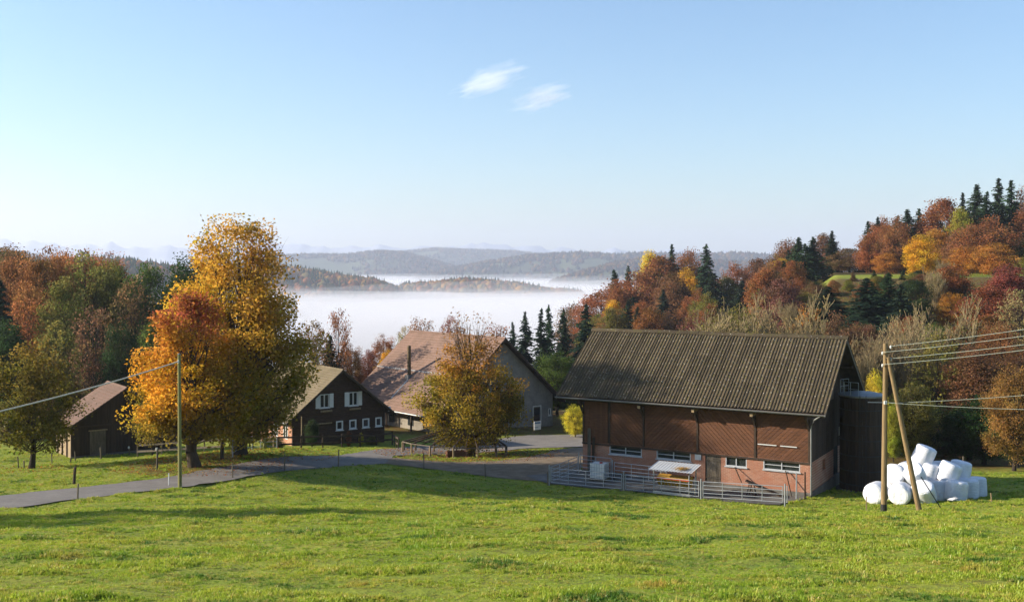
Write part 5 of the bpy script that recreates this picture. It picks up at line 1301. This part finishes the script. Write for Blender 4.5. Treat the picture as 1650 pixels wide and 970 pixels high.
def tank():
    x, y = bw(2.2, -1.9); B = empty('water_tank', (x, y, h1(x, y) + .06), math.radians(-30), 'white caged plastic water tank standing in the stock pen', 'tank')
    MB().box(-.58, .58, -.48, .48, 0, .13).build('pallet', M['timber_grey'], B)
    bt = MB(); bt.prism([(-.52, -.40), (-.48, -.44), (.48, -.44), (.52, -.40), (.52, .40), (.48, .44), (-.48, .44), (-.52, .40)], 'z', .14, 1.10); bt.build('bottle', M['white_paint'], B)
    c = MB()
    for k in range(7): c.tube([(-.56 + k * .187, -.47, .13), (-.56 + k * .187, -.47, 1.14)], .012, 5).tube([(-.56 + k * .187, .47, .13), (-.56 + k * .187, .47, 1.14)], .012, 5)
    for k in range(6): c.tube([(.56, -.47 + k * .188, .13), (.56, -.47 + k * .188, 1.14)], .012, 5).tube([(-.56, -.47 + k * .188, .13), (-.56, -.47 + k * .188, 1.14)], .012, 5)
    for z in (.35, .62, .88, 1.14): c.tube([(-.56, -.47, z), (.56, -.47, z), (.56, .47, z), (-.56, .47, z), (-.56, -.47, z)], .013, 5)
    c.build('cage', M['galv'], B); MB().tube([(.1, 0, 1.10), (.1, 0, 1.17)], .11, 12).build('cap', M['red_paint'], B)
tank()
def feeder():
    x, y = bw(8.1, -3.25); B = empty('feed_rack', (x, y, h1(x, y) + .06), math.radians(-30), 'roofed hay feeding rack with red trim and pale corrugated roof', 'feed rack')
    W, D = 1.18, .62
    MB().box(-W - .05, W + .05, -D - .04, -D + .10, 0, .14).box(-W - .05, W + .05, D - .1, D + .04, 0, .14).build('skid', M['plaster'], B)
    for sx in (-1, 1):
        for sy in (-1, 1): MB().tube([(sx * W, sy * D, .141), (sx * W, sy * D, 1.58 + sy * .10)], .035, 6).build('post', M['galv'], B)
    rf = MB(); n = 48; v, f = [], []
    for j in range(2):
        for i in range(n + 1): yy = (-1 if j == 0 else 1) * (D + .28); v.append((-W - .28 + i / n * (2 * W + .56), yy, 1.66 + (yy / D) * .09 + .022 * math.cos(i / n * 14 * 2 * math.pi)))
    f = [(i, i + 1, n + 2 + i, n + 1 + i) for i in range(n)]
    rf.add(v, f); o = rf.build('roof', M['grey_paint'], B, smooth=True)
    for sy in (-1, 1):
        MB().tube([(-W, sy * D, .42), (W, sy * D, .42)], .025, 6).build('rail', M['galv'], B)
        MB().box(-W, W, sy * D - .03, sy * D + .03, .95, 1.03).build('red_rail', M['red_paint'], B)
        for k in range(10): xx = -W + .12 + k * .235; MB().tube([(xx, sy * .18, .46), (xx, sy * (D - .02), .95)], .014, 5).build('bar', M['galv'], B)
    MB().prism([(-.45, .95), (-.18, .46), (.18, .46), (.45, .95), (.2, 1.12), (-.25, 1.06)], 'x', -W + .1, W - .1).build('hay', M['straw'], B)
    MB().tube([(W + .2, -.1, .1), (W + .2, -.1, 1.2)], .03, 6).build('hitch', M['plaster'], B)
    # straw on the roof is loose: its own thing
    r = np.random.default_rng(3); segs = []
    for k in range(260):
        p = np.array([r.normal(.0, .22), r.normal(0, .14), abs(r.normal(.05, .04))]); d = r.normal(0, 1, 3); d[2] *= .25; d = d / np.linalg.norm(d) * r.uniform(.08, .2); segs.append([*p, *(p + d), .007, .005])
    tv, tf = tubes_np(segs, 3); q = bw(8.75, -3.72); s = link('straw_heap', mesh_np('straw_heap', tv, tf), None, M['straw']); s.location = (q[0], q[1], h1(x, y) + 1.70); tag(s, 'tuft of yellow straw on the feed rack roof', 'straw')
feeder()
def leaning(name, p0, p1, w, t, mat, label, cat):
    (x0, y0), (x1, y1) = bw(*p0[:2]), bw(*p1[:2]); z0 = h1(x0, y0)
    o = MB().beam((0, 0, p0[2]), (x1 - x0, y1 - y0, p1[2] + h1(x1, y1) - z0 if p1[2] < 1 else p1[2]), w, t).build(name, M[mat], None); o.location = (x0, y0, z0 + .05); tag(o, label, cat); return o
leaning('plank', (.75, -.55, 0), (.55, -.12, 3.0), .22, .05, 'timber_grey', 'long grey plank leaning upright at the left end of the barn front', 'plank')
leaning('plank', (1.05, -.6, 0), (.9, -.12, 2.4), .18, .05, 'timber', 'shorter dark plank leaning beside the long grey one', 'plank')
leaning('plank', (12.2, -1.6, .95), (14.5, -1.5, .12), .45, .06, 'timber', 'broad dark plank sloping down in front of the right barn window', 'plank')
leaning('pole_tool', (14.85, -.7, 0), (14.3, -.12, 1.5), .05, .05, 'timber', 'thin stick leaning under the right barn window', 'stick')
leaning('pole_tool', (11.6, -.6, .6), (11.0, -.12, 1.45), .05, .05, 'timber', 'short stick leaning on the wall right of the barn door', 'stick')
def trestle():
    x, y = bw(12.55, -1.6); B = empty('trestle', (x, y, h1(x, y) + .05), math.radians(-30), 'small timber trestle holding up the sloping plank', 'trestle')
    MB().box(-.1, .1, -.35, .35, .78, .84).build('top', M['timber'], B)
    for sx in (-1, 1):
        for sy in (-1, 1): MB().beam((sx * .22, sy * .3, 0), (sx * .05, sy * .28, .78), .06, .06).build('leg', M['timber'], B)
trestle()

# ------------------------------------------------------------------ wrapped bales
def bale_mat():
    m, nt, b = new_mat('bale_wrap'); c = mix_col(nt, ramp(nt, noise(nt, 2.5, 4, .6), .4, .8), rgb(222,222,226), rgb(198,200,206))
    nt.links.new(c, b.inputs['Base Color']); b.inputs['Roughness'].default_value = .38; b.inputs['Specular IOR Level'].default_value = .45
    w = nt.nodes.new('ShaderNodeTexWave'); w.inputs['Scale'].default_value = 3.4; w.inputs['Distortion'].default_value = 5; w.inputs['Detail'].default_value = 3; w.bands_direction = 'Z'
    tc = nt.nodes.new('ShaderNodeTexCoord'); nt.links.new(tc.outputs['Object'], w.inputs['Vector'])
    bp = nt.nodes.new('ShaderNodeBump'); bp.inputs['Strength'].default_value = .55; bp.inputs['Distance'].default_value = .03
    nt.links.new(w.outputs['Fac'], bp.inputs['Height']); nt.links.new(bp.outputs[0], b.inputs['Normal']); return m
M['bale'] = bale_mat()
def bale_mesh(seed, R=.64, L=1.22):
    r = np.random.default_rng(seed); n = 40; prof = [(0, -.5), (.45, -.505), (.78, -.495), (.92, -.465), (.985, -.40), (1.0, -.25), (1.015, 0), (1.0, .25), (.985, .40), (.92, .465), (.78, .495), (.45, .505), (0, .5)]
    v, q = [], []; ph = r.uniform(0, 6.28, 6)
    for i, (rr, z) in enumerate(prof):
        for k in range(n):
            a = 2 * math.pi * k / n; lump = 1 + .022 * math.sin(2 * a + ph[0] + z) + .014 * math.sin(5 * a + ph[1] + 4 * z) + .01 * math.sin(9 * a + ph[2] - 6 * z)
            wr = .004 * math.sin(11 * a + ph[3]) * (rr > .3) * (rr < .95)
            v.append((R * rr * lump * math.cos(a), R * rr * lump * math.sin(a) * .98, L * z + wr + .02 * math.sin(a + ph[4]) * (rr > .5)))
    for i in range(len(prof) - 1):
        for k in range(n): q.append((i*n+k, i*n+(k+1) % n, (i+1)*n+(k+1) % n, (i+1)*n+k))
    me = mesh_np('bale', v, q, smooth=True); me.materials.append(M['bale']); return me
BM = [bale_mesh(k) for k in range(4)]
def bale(px, Y, level, ax, label, k=0, dz=0.0, roll=0):
    """ax: direction of the bale's axis (x,y,z)."""
    x, y = XY(px, Y); z = h1(x, y); A = Vector(ax).normalized()
    half = .62 if abs(A.z) < .6 else .60
    o = bpy.data.objects.new('hay_bale', BM[k % 4]); col.objects.link(o); o.location = (x, y, z + half + level * 1.05 + dz)
    o.rotation_mode = 'QUATERNION'; q = A.to_track_quat('Z', 'Y'); o.rotation_quaternion = q
    tag(o, label, 'hay bale', 'white wrapped bales stacked beside the poles')
FL = (-.62, -.78, .0)
bale(1412, 62.6, 0, FL, 'white wrapped bale at the left end of the front row, round end facing the sun', 0)
bale(1451, 61.8, 0, (-.5, -.87, 0), 'white wrapped bale with bright round end, second in the front row', 1)
bale(1489, 61.4, 0, (-.35, -.5, .9), 'white wrapped bale bulging forward behind the leaning pole', 2)
bale(1514, 63.2, 0, (0, .1, 1), 'white bale standing in the shade right behind the leaning pole', 3)
bale(1541, 62.4, 0, (.1, 0, 1), 'white bale standing at the right end of the front row', 0)
bale(1559, 64.2, 0, (0, 0, 1), 'white bale set back at the right end of the bottom row', 1)
bale(1572, 65.6, 0, (0, .1, 1), 'rearmost white bale at the right end of the bottom row', 2)
bale(1434, 64.4, 0, FL, 'white bale in the bottom row half hidden behind the upright pole', 3)
bale(1470, 64.4, 0, FL, 'white bale hidden in the middle of the bottom row', 2)
bale(1506, 65.8, 0, (0, 0, 1), 'white bale hidden at the back of the bottom row', 1)
bale(1540, 66.0, 0, (0, 0, 1), 'white bale at the back right of the bottom row', 0)
bale(1443, 63.2, 1, (-.5, -.8, .25), 'crumpled white bale lying on the second layer at the left', 2, -.04)
bale(1474, 62.6, 1, (-.45, -.5, .75), 'white bale tilted forward on the second layer beside the leaning pole', 1, -.08)
bale(1497, 64.0, 1, (.25, -.1, 1), 'white bale under the topmost one', 3)
bale(1529, 63.4, 1, (.35, -.1, 1), 'white bale on the second layer at the right, half in the sun', 0)
bale(1547, 65.2, 1, (.2, 0, 1), 'white bale at the back right of the second layer', 1)
bale(1462, 65.2, 1, FL, 'white bale at the back left of the second layer', 0)
bale(1519, 65.6, 1, (0, .1, 1), 'white bale at the back of the second layer behind the topmost one', 3)
bale(1488, 64.3, 2, (.35, -.15, 1), 'topmost white bale of the whole stack', 2, -.03)

# ------------------------------------------------------------------ poles and wires
M['pole'] = simple('pole_wood', rgb(150,126,88), .85, .3, 2.5, bump=.3, c2=rgb(112,92,64), stretch=(5, 5, .3))
M['pole_green'] = simple('treated_pole', rgb(142,138,84), .85, .25, 2.5, bump=.3, c2=rgb(110,106,62), stretch=(5, 5, .3))
M['wire'] = simple('wire', rgb(150,160,150), .6, .1, 3)
M['cable'] = simple('cable', rgb(206,196,178), .7, .1, 3)
def utility_pole():
    x, y = XY(1424, 57); z = h1(x, y); h = (HOR - 553) / FPX * 57 - z
    B = empty('utility_pole', (x, y, z), 0, 'upright wooden utility pole with insulators in front of the bales', 'pole')
    MB().tube([(0, 0, -.5), (.05, 0, h * .5), (.10, 0, h)], [.165, .14, .115], 12).build('shaft', M['pole'], B)
    for k in range(4):
        zz = h - .25 - k * .33; sx = 1 if k % 2 == 0 else -1
        b = MB().beam((.1, -.1, zz), (.1 + sx * .22, -.14, zz), .03, .03).build('bracket', M['dark_metal'], B)
        MB().tube([(.1 + sx * .22, -.14, zz - .02), (.1 + sx * .22, -.14, zz + .06), (.1 + sx * .22, -.14, zz + .14)], [.04, .055, .03], 8).build('insulator', M['white_paint'], B)
    ca = (HOR - 648) / FPX * 57 - z
    MB().tube([(-.9, -.15, ca + .02), (.95, -.15, ca - .02)], .022, 6).build('crossarm', M['galv'], B)
    for xx in (-.02, .06): MB().tube([(xx, -.2, ca - .08), (xx, -.2, ca + .1)], .05, 8).build('insulator', M['white_paint'], B)
    MB().tube([(0, 0, -.02), (0, 0, .38)], [.175, .17], 12).build('base_sleeve', M['dark_metal'], B)
    p0 = Vector((x + .1, y, z + h))
    # strut pole leaning against it
    sx_, sy_ = XY(1481, 56.6); sz = h1(sx_, sy_)
    S = empty('strut_pole', (sx_, sy_, sz), 0, 'wooden strut pole leaning left against the utility pole', 'pole')
    tip = Vector((x + .16 - sx_, y - .24 - sy_, z + h - .75 - sz))
    MB().tube([tip * -.06, tip * .5, tip], [.15, .13, .105], 12).build('shaft', M['pole'], S)
    MB().box(tip.x - .14, tip.x + .14, tip.y - .03, tip.y + .03, tip.z - .12, tip.z - .06).build('clamp', M['dark_metal'], S)
    gx_, gy_ = XY(1521, 56.6); gz_ = h1(gx_, gy_); q = P(1484, 768, 57.0) - Vector((gx_, gy_, gz_))
    g = MB().tube([(0, 0, -.2), tuple(q)], .03, 6).build('ground_stay', M['dark_metal']); g.location = (gx_, gy_, gz_); tag(g, 'dark thin rod slanting out of the ground before the bales', 'rod')
    ends = [(471, 40), (486, 40.4), (503, 40), (513, 40.4)]
    for k, (py, Y) in enumerate(ends):
        a = Vector((x + .1 + (.22 if k % 2 == 0 else -.22), y - .14, z + h - .15 - k * .33)); b = P(2000, py, Y)
        pts = [a.lerp(b, t) - Vector((0, 0, .5 * 4 * t * (1 - t) * .35)) for t in np.linspace(0, 1, 16)]
        o = MB().tube([p - a for p in pts], .010, 5).build('overhead_wire', M['wire']); o.location = a
        tag(o, '%s of four overhead wires running right from the pole top' % ('topmost', 'second', 'third', 'lowest')[k], 'wire', 'overhead wires')
    for k, (py, w) in enumerate(((598, 'upper'), (660, 'lower'))):
        a = Vector((x + .95 - k * .9, y - .15, z + ca)); b = P(2000, py, 44)
        pts = [a.lerp(b, t) - Vector((0, 0, .2 * 4 * t * (1 - t))) for t in np.linspace(0, 1, 14)]
        o = MB().tube([p - a for p in pts], .009, 5).build('overhead_wire', M['wire']); o.location = a
        tag(o, '%s of the two low wires running right from the crossarm' % w, 'wire', 'overhead wires')
utility_pole()
def slim_pole():
    x, y = XY(290, 60.2); z = h1(x, y); h = (HOR - 571) / FPX * 60.2 - z
    B = empty('utility_pole', (x, y, z), 0, 'slim greenish pole at the roadside in front of the cherry tree', 'pole')
    MB().tube([(0, 0, -.4), (-.02, 0, h * .5), (-.05, 0, h)], [.11, .10, .085], 10).build('shaft', M['pole_green'], B)
    MB().tube([(-.05, -.13, h - .48), (-.05, -.13, h - .32)], .045, 8).build('insulator', M['white_paint'], B)
    MB().tube([(-.05, 0, h), (-.05, 0, h + .06)], [.10, .03], 10).build('cap', M['zinc'], B)
    a = Vector((x - .05, y - .13, z + h - .4)); b = P(-300, 728, 36)
    pts = [a.lerp(b, t) - Vector((0, 0, .25 * 4 * t * (1 - t))) for t in np.linspace(0, 1, 20)]
    o = MB().tube([p - a for p in pts], .034, 6).build('overhead_cable', M['cable']); o.location = a; tag(o, 'thick pale cable sloping down left from the slim pole', 'cable')
slim_pole()

# ------------------------------------------------------------------ posts and fences
G_P = 'fence stakes along the near edge of the road and track'
for px, yt, Y, w in ((125,779,54,'leftmost, standing alone at the left of the road'), (375,746,64.6,'right of the slim pole'), (458,732,68.6,'where the road starts to bend'), (545,724,72.4,'at the top corner of the meadow'),
                     (683,730,74.4,'in front of the box under the linden'), (782,747,72.4,'in front of the linden on the right'), (883,760,70.6,'next to the left gate post')):
    post_thing('fence_stake', px, yt, Y, .045, 'thin wooden fence stake %s' % w, 'timber_grey', random.uniform(-.04, .04), G_P)
post_thing('marker_stake', 272, 762, 60.8, .035, 'short white marker stake just left of the slim pole', 'white_paint')
post_thing('fence_stake', 1396, 800, 58.5, .03, 'small stake left of the utility pole foot', 'timber_pale')
post_thing('fence_stake', 1598, 794, 60.5, .035, 'small stake in the grass right of the bales', 'timber_pale', -.05)
post_thing('fence_stake', 1552, 735, 80, .06, 'weathered post behind the bale stack', 'timber_grey')
G_Q = 'posts on the lawn in front of the shed'
for px, yt, Y, r, w in ((119,752,61.5,.09,'dark thick post nearest the road on the lawn'), (122,727,82,.05,'thin post in front of the left corner of the shed'), (113,738,80,.06,'short stump post left of the shed door'),
                        (163,721,84,.07,'weathered post before the middle of the shed'), (208,720,87,.06,'post with white insulator before the right half of the shed'), (217,716,90,.06,'pale short post near the right corner of the shed'),
                        (84,730,80,.04,'thin post near the apple tree trunk'), (253,722,68,.07,'post with white insulator left of the cherry trunk'), (30,735,76,.045,'thin post left of the apple tree trunk'), (39,742,75,.05,'short post beside the apple tree trunk'),
                        (357,712,72,.14,'thick mossy post right of the cherry trunk')):
    o = post_thing('fence_post', px, yt, Y, r, w, 'timber_grey' if r < .08 else 'bark', random.uniform(-.08, .08), G_Q)
    if 'insulator' in w: k_ = MB().tube([(0, -.08, (HOR - yt) / FPX * Y - o.location.z - .1), (0, -.08, (HOR - yt) / FPX * Y - o.location.z + .06)], .07, 8).build('insulator', M['white_paint'], o)
def fence_line(name, pts, h, rails, mat, label, r_post=.05, r_rail=.03, step=2.0, flat=False):
    """pts: photo columns and distances of the fence's corners."""
    W = [Vector(XY(a, b)) for a, b in pts]; x0, y0 = W[0]; z0 = h1(x0, y0); B = empty(name, (x0, y0, z0), 0, label, 'fence'); P_ = []
    for a, b in zip(W[:-1], W[1:]):
        n = max(1, round((b - a).length / step)); P_ += [a.lerp(b, k / n) for k in range(n)]
    P_.append(W[-1]); loc = [(p.x - x0, p.y - y0, h1(p.x, p.y) - z0) for p in P_]
    for p in loc: MB().tube([(p[0], p[1], p[2] - .3), (p[0] + random.uniform(-.03, .03), p[1], p[2] + h + random.uniform(-.05, .12))], r_post, 7).build('post', M[mat], B)
    for a, b in zip(loc[:-1], loc[1:]):
        for k in range(rails):
            z = h * (k + 1) / rails - .08; q0, q1 = (a[0], a[1] - r_post, a[2] + z + random.uniform(-.03, .03)), (b[0], b[1] - r_post, b[2] + z + random.uniform(-.03, .03))
            (MB().beam(q0, q1, .04, .14) if flat else MB().tube([q0, q1], r_rail, 6)).build('rail', M[mat], B)
    return B
fence_line('tube_fence', [(375, 73), (392, 77), (420, 82), (446, 85)], 1.15, 3, 'galv', 'galvanised tube fence beside the road left of the small house', .04, .024, 2.2)
fence_line('rail_fence', [(448, 86), (520, 90.5), (580, 94.5), (632, 98.5)], 1.1, 2, 'timber', 'dark wooden rail fence in front of the small house', .06, .04, 2.3, True)
fence_line('rail_fence', [(222, 84), (300, 82), (360, 80.5)], 1.0, 2, 'timber_grey', 'grey wooden fence behind the cherry tree', .05, .03, 2.4, True)
fence_line('rail_fence', [(633, 98), (642, 92)], 1.0, 2, 'timber', 'short dark fence closing the passage right of the small house', .05, .03, 2.4, True)
fence_line('rail_fence', [(835, 107), (858, 107.5)], 1.1, 3, 'timber_grey', 'grey railing left of the farmhouse gable door', .04, .025, 1.5)
post_thing('lamp_post', 486, 671, 91.5, .05, 'pale thin post standing before the left side of the small house', 'timber_pale')
post_thing('gate_post', 441, 702, 84, .07, 'pale gate post at the right end of the tube fence', 'timber_pale')
post_thing('gate_post', 426, 706, 82.5, .11, 'mossy thick gate post near the right end of the tube fence', 'pole_green')
def sign():
    x, y = XY(866, 107.0); z = h1(x, y); B = empty('standing_sign', (x, y, z), .6, 'white standing board in front of the farmhouse gable door', 'sign')
    MB().box(-.42, .42, -.02, .02, .5, 1.35).build('board', M['white_paint'], B)
    for s in (-.38, .38): MB().box(s - .03, s + .03, .022, .06, -.2, 1.4).build('leg', M['timber_grey'], B)
    MB().box(-.36, .36, -.024, -.021, 1.12, 1.28).build('stripe', simple('blue_print', rgb(90,120,150), .6, .1), B)
    MB().box(-.36, .1, -.024, -.021, .70, .80).build('stripe', simple('pale_print', rgb(150,165,175), .6, .1), B)
sign()

# ------------------------------------------------------------------ two small clouds high over the valley
def cloud(px, py, wpx, hpx, rotd, seed, label):
    Y = 6000; c = P(px, py, Y); r = np.random.default_rng(seed); s = Y / FPX
    n1, n2 = 24, 14; v, f = [], []
    for j in range(n2 + 1):
        for i in range(n1):
            a, b = 2 * math.pi * i / n1, math.pi * j / n2; v.append((math.sin(b) * math.cos(a), math.sin(b) * math.sin(a), math.cos(b)))
    for j in range(n2):
        for i in range(n1): f.append((j*n1+i, (j+1)*n1+i, (j+1)*n1+(i+1) % n1, j*n1+(i+1) % n1))
    m = bpy.data.materials.new('cloud_vapour'); m.use_nodes = True; nt = m.node_tree; nt.nodes.clear()
    out = nt.nodes.new('ShaderNodeOutputMaterial'); vol = nt.nodes.new('ShaderNodeVolumePrincipled'); vol.inputs['Color'].default_value = (1, 1, 1, 1)
    tc = nt.nodes.new('ShaderNodeTexCoord'); ln = nt.nodes.new('ShaderNodeVectorMath'); ln.operation = 'LENGTH'; nt.links.new(tc.outputs['Object'], ln.inputs[0])
    mp = nt.nodes.new('ShaderNodeMapping'); mp.inputs['Scale'].default_value = (1.3, .8, 2.2); mp.inputs['Location'].default_value = (seed, 0, seed * .7); nt.links.new(tc.outputs['Object'], mp.inputs['Vector'])
    nz = nt.nodes.new('ShaderNodeTexNoise'); nz.inputs['Scale'].default_value = 1.5; nz.inputs['Detail'].default_value = 5; nz.inputs['Roughness'].default_value = .62; nt.links.new(mp.outputs[0], nz.inputs['Vector'])
    a = nt.nodes.new('ShaderNodeMath'); a.operation = 'MULTIPLY_ADD'; a.inputs[1].default_value = -.58; a.inputs[2].default_value = 0.02; nt.links.new(ln.outputs['Value'], a.inputs[0])
    b = nt.nodes.new('ShaderNodeMath'); b.operation = 'ADD'; nt.links.new(a.outputs[0], b.inputs[0]); nt.links.new(nz.outputs['Fac'], b.inputs[1])
    mr = nt.nodes.new('ShaderNodeMapRange'); mr.inputs['From Min'].default_value = .10; mr.inputs['From Max'].default_value = .55; mr.inputs['To Max'].default_value = .0075; nt.links.new(b.outputs[0], mr.inputs['Value'])
    nt.links.new(mr.outputs[0], vol.inputs['Density']); nt.links.new(vol.outputs[0], out.inputs['Volume'])
    o = link('cloud', mesh_np('cloud', v, f, smooth=True), None, m); o.location = c; o.scale = (wpx * s / 2, 130, hpx * s / 2); o.rotation_euler = (0, math.radians(-rotd), 0)
    tag(o, label, None, None, 'stuff')
cloud(790, 130, 160, 56, 17, 3, 'small white wisp of cloud, left of the two high in the sky')
cloud(874, 158, 138, 54, 16, 8, 'small white wisp of cloud, right and lower of the two in the sky')

# ------------------------------------------------------------------ fallen leaves
def fallen(name, spots, mat_cols, label, seed):
    r = np.random.default_rng(seed); V = []; C_ = []
    for cx, cy, rad_, n in spots:
        a = r.uniform(0, 6.283, n); d = rad_ * np.sqrt(r.uniform(0, 1, n)) ; x, y = cx + d * np.cos(a), cy + d * np.sin(a)
        z = H(x, y) + np.where(flat_zone(x, y), .062, .05 + lumps(x, y) * BUMP_Y(y)) + r.uniform(0, .03, n)
        s = r.uniform(.035, .075, n); t = r.uniform(0, 6.283, n); u = np.stack([np.cos(t), np.sin(t), r.normal(0, .3, n)], 1) * s[:, None]; w = np.stack([-np.sin(t), np.cos(t), r.normal(0, .3, n)], 1) * s[:, None] * .7
        c = np.stack([x, y, z], 1); V.append(np.stack([c - u, c - w, c + u, c + w], 1)); C_.append(np.array(mat_cols)[r.integers(0, len(mat_cols), n)] * r.uniform(.7, 1.2, (n, 1)))
    V = np.concatenate(V).reshape(-1, 3); F = np.arange(len(V)).reshape(-1, 4)
    o = link(name, mesh_np(name, V, F, attr=np.concatenate(C_)), None, M['leaf']); o.color = (1, 1, 1, 1); tag(o, label, None, None, 'stuff')
LC = [rgb(176,104,52), rgb(150,84,48), rgb(198,150,64), rgb(120,76,48)]
fallen('fallen_leaves', [(*XY(325, 70.5), 6, 2200), (*XY(388, 77), 7, 1800), (*XY(757, 86), 8, 2600), (*XY(52, 74), 5, 600)], LC, 'fallen autumn leaves scattered on grass and road under the trees', 61)
